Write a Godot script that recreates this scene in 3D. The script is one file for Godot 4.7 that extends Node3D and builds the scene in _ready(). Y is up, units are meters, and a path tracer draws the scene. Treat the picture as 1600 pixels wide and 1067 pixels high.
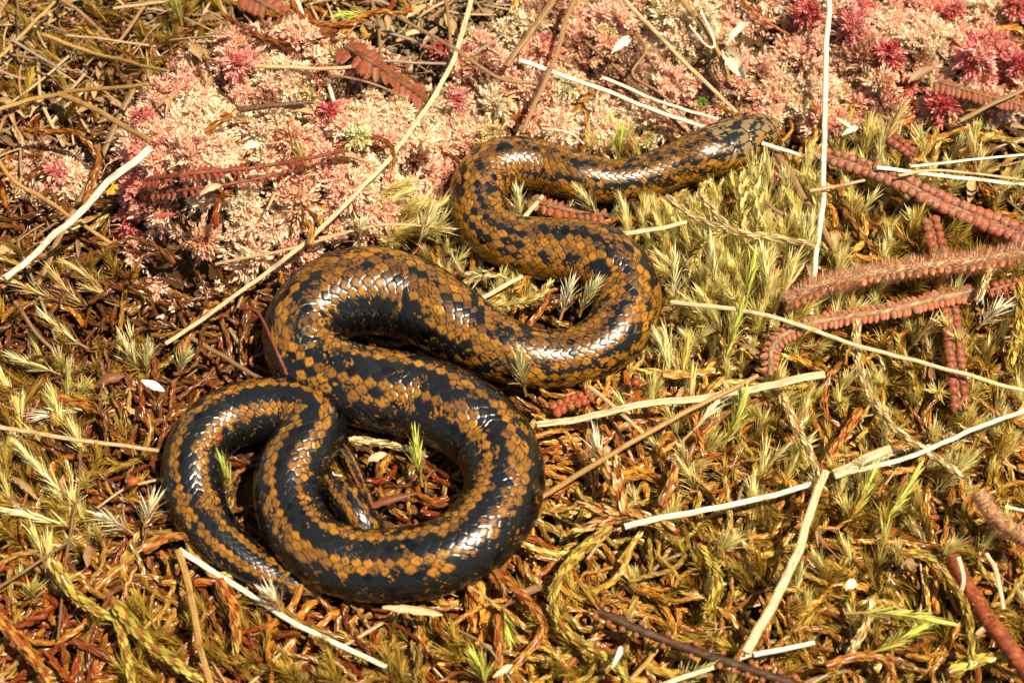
extends Node3D
# A mottled snake coiled on wet bog moss, photographed from above. Units are metres; tables give millimetres.

var rng := RandomNumberGenerator.new()
var names := {}
var mats := {}
var snake_axis: Array[Vector4] = []
const MM := 0.001

# ---------------------------------------------------------------- mesh building
class Surf:
	var v := PackedVector3Array()
	var n := PackedVector3Array()
	var c := PackedColorArray()
	var i := PackedInt32Array()

	func add(p: Vector3, nn: Vector3, cc: Color) -> int:
		v.append(p); n.append(nn); c.append(cc)
		return v.size() - 1

	func tri(a: int, b: int, d: int) -> void:
		var f := (v[d] - v[a]).cross(v[b] - v[a])
		i.append(a)
		if f.dot(n[a] + n[b] + n[d]) >= 0.0:
			i.append(b); i.append(d)
		else:
			i.append(d); i.append(b)

	func quad(a: int, b: int, d: int, e: int) -> void:
		tri(a, b, d); tri(a, d, e)

	func mesh() -> ArrayMesh:
		var m := ArrayMesh.new()
		var arr := []
		arr.resize(Mesh.ARRAY_MAX)
		arr[Mesh.ARRAY_VERTEX] = v; arr[Mesh.ARRAY_NORMAL] = n; arr[Mesh.ARRAY_COLOR] = c; arr[Mesh.ARRAY_INDEX] = i
		m.add_surface_from_arrays(Mesh.PRIMITIVE_TRIANGLES, arr)
		return m


func numbered(called: String) -> String:
	names[called] = names.get(called, 0) + 1
	return called if names[called] == 1 else "%s_%03d" % [called, names[called] - 1]


func tag(o: Node3D, label: String, category: String, group := "", kind := "") -> Node3D:
	if label: o.set_meta("label", label)
	if category: o.set_meta("category", category)
	if group: o.set_meta("group", group)
	if kind: o.set_meta("kind", kind)
	return o


func thing(called: String, at: Vector3, label: String, category: String, group := "", kind := "") -> Node3D:
	var o := Node3D.new()
	o.name = numbered(called)
	o.position = at
	add_child(o)
	return tag(o, label, category, group, kind)


func part(called: String, m: Mesh, mat: Material, parent: Node3D, xf := Transform3D()) -> MeshInstance3D:
	var o := MeshInstance3D.new()
	o.name = called
	o.mesh = m
	o.material_override = mat
	o.transform = xf
	parent.add_child(o, true)
	return o


func single(called: String, m: Mesh, mat: Material, at: Vector3, label: String, category: String, group := "") -> MeshInstance3D:
	var o := MeshInstance3D.new()
	o.name = numbered(called)
	o.mesh = m
	o.material_override = mat
	o.position = at
	add_child(o)
	tag(o, label, category, group)
	return o


func material(called: String, rough: float, spec: float, back := 0.0, tint := Color.WHITE) -> StandardMaterial3D:
	if mats.has(called): return mats[called]
	var m := StandardMaterial3D.new()
	m.resource_name = called
	m.vertex_color_use_as_albedo = true
	m.albedo_color = tint.linear_to_srgb()
	m.roughness = rough
	m.metallic_specular = spec
	m.cull_mode = BaseMaterial3D.CULL_DISABLED
	if back > 0.0:
		m.backlight_enabled = true
		m.backlight = Color(back, back, back).linear_to_srgb()
	if called in ["dry straw", "rusty frond", "wet crumb"]:
		if not mats.has("grain"):
			var nz := FastNoiseLite.new()
			nz.seed = 8; nz.frequency = 0.09; nz.fractal_octaves = 4
			var ramp := Gradient.new()
			ramp.colors = [Color(0.45, 0.4, 0.36), Color(0.95, 0.94, 0.92), Color(1, 1, 1)]
			ramp.offsets = [0.0, 0.55, 1.0]
			var tex := NoiseTexture2D.new()
			tex.width = 512; tex.height = 512; tex.seamless = true
			tex.noise = nz; tex.color_ramp = ramp
			mats["grain"] = tex
		m.albedo_texture = mats["grain"]
		m.uv1_triplanar = true
		m.uv1_scale = Vector3.ONE * 45.0
	mats[called] = m
	return m


func rnd(a: float, b: float) -> float:
	return rng.randf_range(a, b)


func shade_of(c: Color, k: float) -> Color:
	return Color(c.r * k, c.g * k, c.b * k)


func any_side(d: Vector3) -> Vector3:
	var a := Vector3.UP if absf(d.y) < 0.9 else Vector3.RIGHT
	return d.cross(a).normalized()


func points_of(flat: Array) -> PackedVector3Array:
	var out := PackedVector3Array()
	for k in range(0, flat.size(), 3):
		out.append(Vector3(flat[k], flat[k + 1], flat[k + 2]) * MM)
	return out


func spline(p: PackedVector3Array, t: float) -> Vector3:
	var last := p.size() - 1
	var f := clampf(t, 0.0, 1.0) * last
	var k := mini(int(f), last - 1)
	var u := f - k
	var a := p[k - 1] if k > 0 else p[0] * 2.0 - p[1]
	var d := p[k + 2] if k + 2 <= last else p[last] * 2.0 - p[last - 1]
	return p[k].cubic_interpolate(p[k + 1], a, d, u)


func even(p: PackedVector3Array, n: int) -> PackedVector3Array:   # n + 1 points at even distances along the spline
	if p.size() == 2:
		var two := PackedVector3Array()
		for k in n + 1: two.append(p[0].lerp(p[1], float(k) / n))
		return two
	var fine := PackedVector3Array()
	var run := PackedFloat32Array()
	var total := 0.0
	var many := n * 4
	for k in many + 1:
		fine.append(spline(p, float(k) / many))
		if k: total += fine[k].distance_to(fine[k - 1])
		run.append(total)
	var out := PackedVector3Array()
	var j := 0
	for k in n + 1:
		var want := total * k / n
		while j < many - 1 and run[j + 1] < want: j += 1
		out.append(fine[j].lerp(fine[j + 1], clampf((want - run[j]) / maxf(run[j + 1] - run[j], 1e-9), 0.0, 1.0)))
	return out


func tangent(p: PackedVector3Array, k: int) -> Vector3:
	return (p[mini(k + 1, p.size() - 1)] - p[maxi(k - 1, 0)]).normalized()


# a blade: narrow leaf from p along d, face towards up; cup > 0 makes a hollow leaf of three strips of points
func blade(s: Surf, p: Vector3, d: Vector3, up: Vector3, length: float, width: float, bend: float, c0: Color, c1: Color, cup := 0.0) -> void:
	var side := d.cross(up).normalized()
	up = side.cross(d).normalized()
	var ts := [0.0, 0.35, 0.7, 1.0]
	var ws := [0.55, 1.0, 0.72, 0.06]
	var prev := []
	for k in 4:
		var t: float = ts[k]
		var q := p + d * (length * t) + up * (bend * length * t * t)
		var nn := (up - d * (2.0 * bend * t)).normalized()
		var w: float = width * ws[k] * 0.5
		var col := c0.lerp(c1, t)
		var row := []
		if cup > 0.0:
			row = [s.add(q - side * w + nn * (w * cup), (nn + side * cup).normalized(), col), s.add(q, nn, col), s.add(q + side * w + nn * (w * cup), (nn - side * cup).normalized(), col)]
		else:
			row = [s.add(q - side * w, nn, col), s.add(q + side * w, nn, col)]
		if prev:
			for j in row.size() - 1:
				s.quad(prev[j], row[j], row[j + 1], prev[j + 1])
		prev = row


func tube(s: Surf, p: PackedVector3Array, radius: Callable, sides: int, colour: Callable, flat := 1.0, closed := true) -> void:
	var last := p.size() - 1
	var up := Vector3.UP
	var prev := []
	for k in last + 1:
		var d := tangent(p, k)
		up = (up - d * up.dot(d))
		up = up.normalized() if up.length() > 1e-3 else any_side(d)
		var side := d.cross(up)
		var row := []
		for j in sides:
			var a := TAU * j / sides
			var r: float = radius.call(float(k) / last, j)
			var nn := (side * cos(a) + up * sin(a) / flat).normalized()
			row.append(s.add(p[k] + side * (cos(a) * r) + up * (sin(a) * r * flat), nn, colour.call(float(k) / last, j)))
		if prev:
			for j in sides:
				s.quad(prev[j], row[j], row[(j + 1) % sides], prev[(j + 1) % sides])
		if closed and (k == 0 or k == last):
			var nn := -d if k == 0 else d
			var mid := s.add(p[k], nn, colour.call(float(k) / last, 0))
			var rim := []
			for j in sides: rim.append(s.add(s.v[row[j]], nn, s.c[row[j]]))
			for j in sides: s.tri(mid, rim[j], rim[(j + 1) % sides])
		prev = row


# ---------------------------------------------------------------- ground
const BUMPS := [
	[-0.090638, -0.033837, 0.022659, 0.023513, 0.008, 0.6],
	[-0.068944, -0.061114, 0.049938, 0.045702, 0.021, 0.4],
	[0.068988, -0.1192, 0.10644, 0.06043, 0.009, 0.95],
	[-0.021161, -0.093679, 0.042322, 0.034027, 0.006, 0.8],
	[-0.11285, 0.0074628, 0.057293, 0.03685, -0.011, 0.8],
	[0.080752, -0.023986, 0.059218, 0.040204, 0.003, 0.9],
	[-0.026904, 0.036931, 0.020178, 0.017845, -0.003, 0.9],
]

func ground_height(x: float, z: float) -> float:
	var g := 0.0
	for b in BUMPS:
		var d := Vector2((x - b[0]) / b[2], (z - b[1]) / b[3]).length()
		var t := clampf((1.0 - d) / b[5], 0.0, 1.0)
		g += b[4] * t * t * (3.0 - 2.0 * t)
	return g + 0.0012 * sin(x * 95.0 + 1.3) * cos(z * 80.0) + 0.0008 * sin(x * 210.0 + z * 170.0)


func ground_normal(x: float, z: float) -> Vector3:
	var e := 0.002
	return Vector3(ground_height(x - e, z) - ground_height(x + e, z), 2.0 * e, ground_height(x, z - e) - ground_height(x, z + e)).normalized()


func snake_gap(x: float, z: float) -> float:
	var best := 1.0
	for q in snake_axis:
		var dx := x - q.x
		var dz := z - q.z
		if absf(dx) < 0.04 and absf(dz) < 0.04:
			best = minf(best, sqrt(dx * dx + dz * dz) - q.w)
	return best


func make_ground() -> void:
	var s := Surf.new()
	var lines := PackedFloat32Array()
	for k in 161: 
		var t := (k - 80) / 80.0
		lines.append(t * 0.32 + signf(t) * pow(maxf(absf(t) - 0.8, 0.0) * 5.0, 3.0) * 3.0)
	var nz := FastNoiseLite.new()
	nz.seed = 4; nz.frequency = 120.0
	for a in 161:
		for b in 161:
			var x := lines[a]
			var z := lines[b]
			var t := nz.get_noise_2d(x, z)
			s.add(Vector3(x, ground_height(x, z) - 0.003 + t * 0.0012, z), ground_normal(x, z), Color(0.04, 0.019, 0.008).lerp(Color(0.085, 0.042, 0.016), clampf(t + 0.4, 0.0, 1.0)))
	for a in 160:
		for b in 160:
			var k := a * 161 + b
			s.quad(k, k + 1, k + 162, k + 161)
	var o := part("bog_ground", s.mesh(), material("wet peat", 0.85, 0.25), self)
	tag(o, "dark brown wet peat between the moss stems", "ground", "", "structure")


# ---------------------------------------------------------------- snake
const SPINE := [
	[77, 5.6, -71.1, 4.48],
	[73.8, 6.1, -69, 5.21],
	[70.3, 6.6, -66.9, 6.12],
	[65.6, 7.2, -64.4, 7.02],
	[59.8, 7.5, -60.9, 7.55],
	[54.2, 7.3, -58, 7.34],
	[46.8, 6.2, -55.5, 6.60],
	[38.5, 5.2, -52.3, 6.41],
	[29.2, 5.3, -50.2, 6.40],
	[18.3, 6.1, -51.4, 7.13],
	[9.2, 5.4, -55.4, 7.53],
	[0.9, 6, -56.2, 7.90],
	[-5.5, 6.5, -53.6, 8.05],
	[-9.1, 6.4, -47.7, 8.19],
	[-9.4, 5.8, -40.7, 8.14],
	[-6.5, 5.5, -33.7, 7.90],
	[0, 6.3, -28.3, 8.03],
	[8.9, 6.3, -26.1, 8.90],
	[17.7, 7, -24.6, 9.41],
	[25.6, 7.8, -20.8, 9.53],
	[30.4, 6.8, -15.1, 9.49],
	[31.2, 6.2, -7.5, 9.25],
	[28, 6.2, 1.1, 8.82],
	[21.5, 6, 6.7, 8.25],
	[12.9, 6.1, 9.5, 7.89],
	[4.3, 7.2, 9.6, 8.21],
	[-3.4, 7.6, 7.1, 8.91],
	[-11.2, 7.2, 2.2, 9.83],
	[-19, 8.2, -3.1, 10.73],
	[-27.9, 7.8, -8.6, 11.68],
	[-38.3, 8.9, -10.4, 12.20],
	[-47.8, 9.3, -8, 11.81],
	[-54.4, 9.1, -1.9, 11.05],
	[-55.8, 9, 5.5, 10.62],
	[-52.5, 7.9, 12.3, 10.56],
	[-44, 8.2, 17.8, 10.83],
	[-33.7, 8.6, 20.8, 11.13],
	[-23.6, 8, 22.9, 11.28],
	[-13.4, 8.5, 28.3, 11.04],
	[-5.5, 7.2, 35.1, 10.81],
	[-2, 8.6, 44.9, 10.34],
	[-2.9, 8.8, 53.6, 10.07],
	[-7.2, 9.8, 61.8, 9.80],
	[-14, 10.2, 67.8, 9.56],
	[-23.1, 9.6, 70.7, 9.38],
	[-31.8, 8.6, 71.1, 9.24],
	[-39.9, 8.4, 70.3, 9.09],
	[-47.5, 8.8, 67.4, 8.79],
	[-53.6, 7.4, 60.7, 8.72],
	[-56.7, 7.4, 52.7, 8.80],
	[-56.6, 7.9, 44.5, 9.04],
	[-53.4, 8, 36.7, 8.95],
	[-51.7, 7.8, 31.3, 8.68],
	[-54, 7.2, 27.1, 8.56],
	[-59.5, 6.4, 25.1, 8.59],
	[-66.5, 6.4, 25.5, 8.59],
	[-74.7, 6.3, 28.2, 8.39],
	[-80.3, 6.9, 34.6, 8.33],
	[-82.2, 6.7, 43.3, 8.08],
	[-80.4, 5.4, 52.4, 7.37],
	[-74.8, 5.7, 61.3, 6.48],
	[-67.6, 4.9, 67.6, 5.63],
	[-59.4, 3.5, 71.9, 4.66],
	[-51.1, 2.3, 74.3, 3.85],
	[-43.8, -2.8, 72.5, 3.57],
	[-37.1, -1, 68.2, 4.07],
	[-36.1, 4.8, 61.9, 4.38],
	[-40.1, 8.4, 55.6, 4.38],
	[-45.4, 6.3, 47.2, 4.11],
	[-49.1, 3, 38, 2.84],
	[-47.6, 3.9, 33.4, 2.35],
	[-43.5, 6.2, 37.6, 1.99],
	[-39.6, 6.1, 45.2, 1.81],
	[-36, 6.7, 53.5, 1.47],
	[-33.7, 5, 57.7, 1.14],
	[-32.3, 2.2, 59.9, 0.65],
]
const HEAD := 0.0235

func hash1(a: int, b: int) -> float:
	var h := (a * 374761393 + b * 668265263) & 0x7fffffff
	h = ((h ^ (h >> 13)) * 1274126177) & 0x7fffffff
	return float((h ^ (h >> 16)) & 0xffff) / 65535.0


func make_snake() -> void:
	var mid := PackedVector3Array()
	var rad := PackedVector3Array()
	for q in SPINE:
		mid.append(Vector3(q[0], q[1], q[2]) * MM)
		rad.append(Vector3(q[3] * MM, 0, 0))
	# even arc length
	var fine := PackedVector3Array()
	var fr := PackedFloat32Array()
	var run := PackedFloat32Array()
	var many := 4000
	var total := 0.0
	for k in many + 1:
		fine.append(spline(mid, float(k) / many))
		fr.append(spline(rad, float(k) / many).x)
		if k: total += fine[k].distance_to(fine[k - 1])
		run.append(total)
	var base := mid[mid.size() / 2]
	var rows := 1780
	var sides := 184
	var step := total / rows
	var pos := PackedVector3Array()
	var r_at := PackedFloat32Array()
	var j := 0
	for k in rows + 1:
		var want := step * k
		while j < many - 1 and run[j + 1] < want: j += 1
		var u := clampf((want - run[j]) / maxf(run[j + 1] - run[j], 1e-9), 0.0, 1.0)
		pos.append(fine[j].lerp(fine[j + 1], u))
		r_at.append(lerpf(fr[j], fr[j + 1], u))
	for k in range(0, rows + 1, 14):
		snake_axis.append(Vector4(pos[k].x, pos[k].y, pos[k].z, r_at[k] + (0.0035 if r_at[k] < 0.0042 else 0.0)))
	var blotch := FastNoiseLite.new()
	blotch.seed = 11; blotch.frequency = 1.0; blotch.fractal_octaves = 2
	var fleck := FastNoiseLite.new()
	fleck.seed = 5; fleck.frequency = 1.0; fleck.fractal_octaves = 3
	var s := Surf.new()
	var count := (rows + 1) * sides
	s.v.resize(count); s.n.resize(count); s.c.resize(count)
	var columns := 33.0
	var phase := 0.0
	var tail_from := 0.0
	# seeds of the large head plates: along the head (0 snout, 1 nape), angle from the crown
	var plates := [[0.02, 0.0], [0.11, 0.33], [0.11, -0.33], [0.23, 0.38], [0.23, -0.38], [0.43, 0.0], [0.44, 0.72], [0.44, -0.72], [0.70, 0.42], [0.70, -0.42], [0.66, 1.05], [0.66, -1.05], [0.82, 1.1], [0.82, -1.1],
		[0.20, 1.0], [0.20, -1.0], [0.33, 1.05], [0.33, -1.05], [0.95, 0.3], [0.95, -0.3], [0.93, 0.8], [0.93, -0.8], [0.08, 1.45], [0.08, -1.45], [0.2, 1.5], [0.2, -1.5], [0.33, 1.5], [0.33, -1.5], [0.47, 1.5], [0.47, -1.5], [0.61, 1.5], [0.61, -1.5], [0.75, 1.5], [0.75, -1.5]]
	var dark := Color(0.0072, 0.007, 0.0066)
	var skin := Color(0.006, 0.005, 0.004)
	var amber := Color(0.235, 0.097, 0.007)
	var rust := Color(0.075, 0.032, 0.007)
	var bronze := Color(0.165, 0.108, 0.042)
	for k in rows + 1:
		var along := step * k
		var d := tangent(pos, k)
		var up := (Vector3.UP - d * d.y).normalized()
		var side := d.cross(up)
		var r := r_at[k]
		var pitch := 0.0009 + 0.215 * r
		phase += step / pitch
		var rear := smoothstep(0.29, 0.38, along / total)
		var tail := smoothstep(0.80, 0.9, along / total)
		var head := 1.0 - smoothstep(HEAD * 0.86, HEAD * 1.05, along)
		if along < 0.0055:
			r *= sqrt(maxf(1.0 - pow(1.0 - along / 0.0055, 2.2), 0.0002)) 
		var lift := 0.019 * r
		for m in sides:
			var th := TAU * m / sides
			var ang := th if th < PI else th - TAU
			var u := ang / TAU * columns
			var best := 1e9
			var second := 1e9
			var bc := 0
			var br := 0
			var bdv := 0.0
			var colour: Color
			var raise := 0.0
			if head < 0.999:
				var c0 := roundi(u)
				for dc in [-1, 0, 1]:
					var cc: int = c0 + dc
					var off := 0.5 * (posmod(cc, 2))
					var rowf := phase - off
					var r0 := floori(rowf)
					var du := u - cc
					for dr in 2:
						var dv := rowf - (r0 + dr)
						var slant := absf(du) + 1.35 * absf(dv)
						var dist := 0.45 * (du * du + dv * dv * 2.1) + 0.45 * slant * slant
						if dist < best:
							second = best
							best = dist; bc = cc; br = r0 + dr; bdv = dv
						elif dist < second:
							second = dist
				var edge := sqrt(second) - sqrt(best)
				if bc == 17: bc = -16
				var ac := absi(bc)
				var h1 := hash1(bc + 40, br)
				var h2 := hash1(bc + 90, br + 7)
				var flank := smoothstep(8.5, 11.0, absf(u))
				var rise := smoothstep(0.0, 0.26, edge)
				raise = lift * rise * (0.8 + 0.22 * bdv) * (1.0 - 0.75 * flank)
				var spot := blotch.get_noise_2d(br * 0.2 + (0.1 if bc % 2 else 0.0), bc * 1.15) 
				var bit := fleck.get_noise_3d(pos[k].x * 900.0 + ang * 2.1, u * 1.7, phase * 1.7)
				var is_amber := false
				var pick := amber.lerp(rust, clampf(h2 * 0.7 + (0.5 if ac <= 1 else 0.0), 0.0, 1.0))
				# fore body: orange broken by dark blotches well down the sides; rear body: two orange stripes on a dark back, dark flanks
				var fore_want := 0.3
				if ac == 0 or ac == 4 or ac == 5: fore_want = -0.05
				elif ac == 8 or ac == 9 or ac == 2: fore_want = 0.42
				var rear_want := -0.8
				if ac == 0: rear_want = -0.5
				elif ac == 1: rear_want = -0.3
				elif ac == 2: rear_want = 0.95
				elif ac == 3: rear_want = 0.16
				elif ac == 4: rear_want = -0.3
				var tail_want := -0.7
				if ac == 0: tail_want = -0.4
				elif ac == 1: tail_want = -0.1
				elif ac == 2: tail_want = 0.9
				elif ac == 3: tail_want = 0.25
				elif ac == 7: tail_want = 0.2
				var want := lerpf(fore_want, lerpf(rear_want, tail_want, tail), rear if ac >= 5 else smoothstep(0.40, 0.48, along / total))
				is_amber = spot * lerpf(0.9, 0.75, rear) + (h1 - 0.5) * lerpf(1.0, 0.7, rear) + bit * 0.42 + want > 0.0
				if ac > 10: is_amber = is_amber and rear < 0.5 and ac < 13 and bit > 0.12
				colour = shade_of(pick, 0.78 + 0.42 * h1) if is_amber else shade_of(dark, 0.5 + 0.7 * h2)
				if is_amber and bit < -0.27: colour = colour.lerp(dark, 0.75)
				elif is_amber: colour = shade_of(colour, 1.0 + 0.5 * bit)
				if not is_amber and ac > 3 and ac < 10 and h2 > 0.66 and edge > 0.03 and edge < 0.30 and bdv > 0.05 and bit > -0.1:
					colour = shade_of(amber, 0.8)
				if not is_amber and ac >= 5 and ac < 13 and bit > 0.34 and rear < 0.6: colour = shade_of(amber, 0.9)
				if is_amber and edge < 0.2: colour = colour.lerp(rust, 0.55)
				if ac >= 13: colour = Color(0.014, 0.0095, 0.006)
				if edge < 0.10 and ac < 14: colour = skin
			if head > 0.0:
				var f := along / HEAD
				best = 1e9; second = 1e9
				var bp := 0
				for q in plates.size():
					var da: float = (f - plates[q][0]) * 3.1
					var db: float = ang - plates[q][1]
					var dist := da * da + db * db
					if dist < best:
						second = best; best = dist; bp = q
					elif dist < second: second = dist
				var edge := sqrt(second) - sqrt(best)
				var bit := fleck.get_noise_2d(f * 14.0, ang * 5.0)
				var mark := blotch.get_noise_2d(f * 3.6 + 3.0, ang * 1.8)
				var hc := shade_of(dark, 1.3)
				if bit * 0.75 + mark * 1.1 > -0.16 - (0.35 if f < 0.22 else 0.0): hc = bronze
				if absf(ang) > 1.2 and mark + bit > -0.25: hc = amber
				if absf(ang) > 0.5 and absf(ang) < 0.95 and f < 0.6 and mark + bit > -0.05: hc = amber.lerp(bronze, 0.4)
				if edge < 0.06: hc = skin
				if absf(absf(ang) - 1.78) < 0.035 and f < 0.78: hc = skin
				var hr := 0.00022 * smoothstep(0.0, 0.14, edge)
				if absf(absf(ang) - 1.78) < 0.05 and f < 0.78: hr = -0.00012
				colour = hc if head > 0.5 else colour
				raise = lerpf(raise, hr, head)
			# a flat belly, a slightly keeled back; the head is lower than it is wide
			var ca := cos(ang)
			var sa := sin(ang)
			var high := 1.0 if ca > 0.0 else 0.86
			high = lerpf(high, 0.74 if ca > 0.0 else 0.7, smoothstep(HEAD * 1.3, HEAD * 0.6, along))
			var at: Vector3 = pos[k] + (side * sa + up * (ca * high)) * (r + raise) - base
			s.v[k * sides + m] = at
			s.c[k * sides + m] = colour
	for k in rows + 1:
		for m in sides:
			var a := s.v[mini(k + 1, rows) * sides + m] - s.v[maxi(k - 1, 0) * sides + m]
			var b := s.v[k * sides + (m + 1) % sides] - s.v[k * sides + posmod(m - 1, sides)]
			var nn := a.cross(b).normalized()
			if nn.dot(s.v[k * sides + m] + base - pos[k]) < 0.0: nn = -nn
			s.n[k * sides + m] = nn
	for k in rows:
		for m in sides:
			var m2 := (m + 1) % sides
			s.quad(k * sides + m, (k + 1) * sides + m, (k + 1) * sides + m2, k * sides + m2)
	var mat := material("snake scales", 0.27, 0.42)
	mat.cull_mode = BaseMaterial3D.CULL_BACK
	mat.clearcoat_enabled = true
	mat.clearcoat = 0.28
	mat.clearcoat_roughness = 0.17
	var snake := thing("snake", base, "glossy black snake mottled with orange, lying in loose coils across the moss", "snake")
	part("body", s.mesh(), mat, snake)
	# eyes
	var eye_mat := StandardMaterial3D.new()
	eye_mat.albedo_color = Color(0.03, 0.02, 0.015)
	eye_mat.roughness = 0.08
	var ring_mat := StandardMaterial3D.new()
	ring_mat.albedo_color = Color(0.45, 0.27, 0.08)
	ring_mat.roughness = 0.3
	var ke := int(HEAD * 0.36 / step)
	for sg in [-1.0, 1.0]:
		var d := tangent(pos, ke)
		var up := (Vector3.UP - d * d.y).normalized()
		var side := d.cross(up)
		var out_dir: Vector3 = (side * sg * sin(1.05) + up * cos(1.05) * 0.8).normalized()
		var ball := SphereMesh.new()
		ball.radius = 0.00115; ball.height = 0.0023; ball.radial_segments = 20; ball.rings = 10
		var at: Vector3 = pos[ke] + (side * sg * sin(1.05) + up * cos(1.05) * 0.74) * (r_at[ke] - 0.0004) - base
		var eye := part("eye", ball, eye_mat, snake, Transform3D(Basis(), at))
		var torus := TorusMesh.new()
		torus.inner_radius = 0.0010; torus.outer_radius = 0.0014; torus.rings = 24; torus.ring_segments = 8
		part("eye_rim", torus, ring_mat, eye, Transform3D(Basis(Quaternion(Vector3.UP, out_dir)), out_dir * 0.0002))


# ---------------------------------------------------------------- moss shapes
# an upright shoot: a stem set round with needle leaves that gather to a brush at the tip; along +Y, one unit is a millimetre
func shoot_shape(length: float, leaves: int, leaf_len: float, leaf_w: float, spread0: float, spread1: float, base_c: Color, top_c: Color, tip_c: Color) -> Array:
	var s := Surf.new()
	var st := Surf.new()
	var lean := Vector3(rnd(-0.2, 0.2), 0, rnd(-0.2, 0.2)) * length
	var pts := PackedVector3Array()
	for k in 6:
		var t := k / 5.0
		pts.append((Vector3(0, length * t, 0) + lean * t * t) * MM)
	tube(st, pts, func(t, _j): return lerpf(0.45, 0.2, t) * MM, 5, func(_t, _j): return base_c)
	for k in leaves:
		var t := pow((k + 0.5) / leaves, 0.8)
		var y := lerpf(0.12, 1.0, t)
		var p := spline(pts, y)
		var az := k * 2.39996 + rnd(-0.4, 0.4)
		var sp := lerpf(spread0, spread1, t) * rnd(0.75, 1.3)
		var axis := (spline(pts, minf(y + 0.1, 1.0)) - spline(pts, y - 0.1)).normalized()
		var sx := any_side(axis)
		var radial := sx * cos(az) + axis.cross(sx) * sin(az)
		var dir := (axis * cos(sp) + radial * sin(sp)).normalized()
		var old := rng.randf() < 0.55 - t * 0.9     # old leaves low on the stem are brown and dead
		var c := (base_c if old else top_c.lerp(tip_c, rng.randf() * 0.6))
		c = shade_of(c, rnd(0.75, 1.25))
		blade(s, p, dir, (axis - dir * axis.dot(dir)).normalized(), leaf_len * rnd(0.7, 1.15) * MM, leaf_w * rnd(0.8, 1.2) * MM, rnd(-0.25, 0.2), c, c if old else tip_c.lerp(c, 0.4))
	return [st.mesh(), s.mesh(), both(st, s)]


func both(a: Surf, b: Surf) -> ArrayMesh:
	var s := Surf.new()
	s.v = a.v + b.v; s.n = a.n + b.n; s.c = a.c + b.c; s.i = a.i.duplicate()
	for k in b.i: s.i.append(k + a.v.size())
	return s.mesh()


# a creeping strand: a stem along a path, wrapped in overlapping hollow leaves
func strand_shape(pts: PackedVector3Array, radius: float, stem_c: Color, leaf_c: Color, tip_c: Color, open: float, per_mm := 2.6, whole := true) -> Array:
	var st := Surf.new()
	var s := Surf.new()
	var total := 0.0
	var probe := even(pts, 24)
	for k in 24: total += probe[k].distance_to(probe[k + 1])
	var n := int(total / MM * per_mm)
	var p := even(pts, maxi(n, 8))
	n = p.size() - 1
	tube(st, even(pts, 20), func(t, _j): return radius * lerpf(0.66, 0.4, t), 7, func(_t, _j): return stem_c)
	for k in n:
		var t := float(k) / n
		var d := tangent(p, k)
		var az := k * 2.2 + rnd(-0.35, 0.35)
		var sx := any_side(d)
		var radial := sx * cos(az) + d.cross(sx) * sin(az)
		var sp := open * rnd(0.7, 1.4)
		var dir := (d * cos(sp) + radial * sin(sp)).normalized()
		var size := radius * lerpf(1.0, 0.72, t * t)
		var c := shade_of(leaf_c.lerp(tip_c, clampf(rnd(-0.35, 0.45) + maxf(t - 0.7, 0.0) * 2.4, 0.0, 1.0)), rnd(0.7, 1.3))
		blade(s, p[k] + radial * (size * 0.45), dir, radial, size * 2.0 * rnd(0.8, 1.2), size * 0.85, -0.12 + rnd(-0.1, 0.1), c, c, 0.55)
	return [st.mesh(), s.mesh(), both(st, s)] if whole else [st.mesh(), s.mesh()]


# one head of sphagnum: branches set round a dome, each a plump spray of short pointed leaves
func head_shape(size: float, branches: int, leaves: int, c_in: Color, c_out: Color, pale: Color) -> ArrayMesh:
	var s := Surf.new()
	for b in branches:
		var q := (b + 0.5) / branches
		var tilt := lerpf(0.15, 1.75, pow(q, 0.75)) * rnd(0.6, 1.35)
		var az := b * 2.39996 + rnd(-1.0, 1.0)
		var d := Vector3(sin(tilt) * cos(az), cos(tilt), sin(tilt) * sin(az))
		var length := size * rnd(0.38, 1.05) * (0.66 + 0.34 * q) * MM
		var start := d * (size * 0.10 * MM)
		var droop := (Vector3.DOWN * rnd(0.1, 0.7) * q + Vector3(rnd(-0.4, 0.4), 0, rnd(-0.4, 0.4))) * length
		var mine := c_in.lerp(c_out, clampf(q + rnd(-0.6, 0.6), 0.0, 1.0))
		if rng.randf() < 0.3: mine = mine.lerp(pale, 0.8)
		var sx := any_side(d)
		var sy := d.cross(sx)
		for k in leaves:
			var t := (k + 0.4) / leaves
			var p := start + d * (length * t * 0.85) + droop * t * t
			var a := k * 2.3 + rnd(-0.3, 0.3)
			var radial := sx * cos(a) + sy * sin(a)
			var sp := lerpf(1.05, 0.5, t) * rnd(0.7, 1.3)
			var axis := (d + droop / length * 2.0 * t).normalized()
			var dir := (axis * cos(sp) + radial * sin(sp)).normalized()
			var c := shade_of(mine, rnd(0.8, 1.22))
			blade(s, p, dir, radial, size * rnd(0.2, 0.31) * MM * lerpf(1.0, 0.8, t), size * 0.115 * MM, rnd(-0.3, 0.0), c, c, 0.6)
	return s.mesh()


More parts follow.
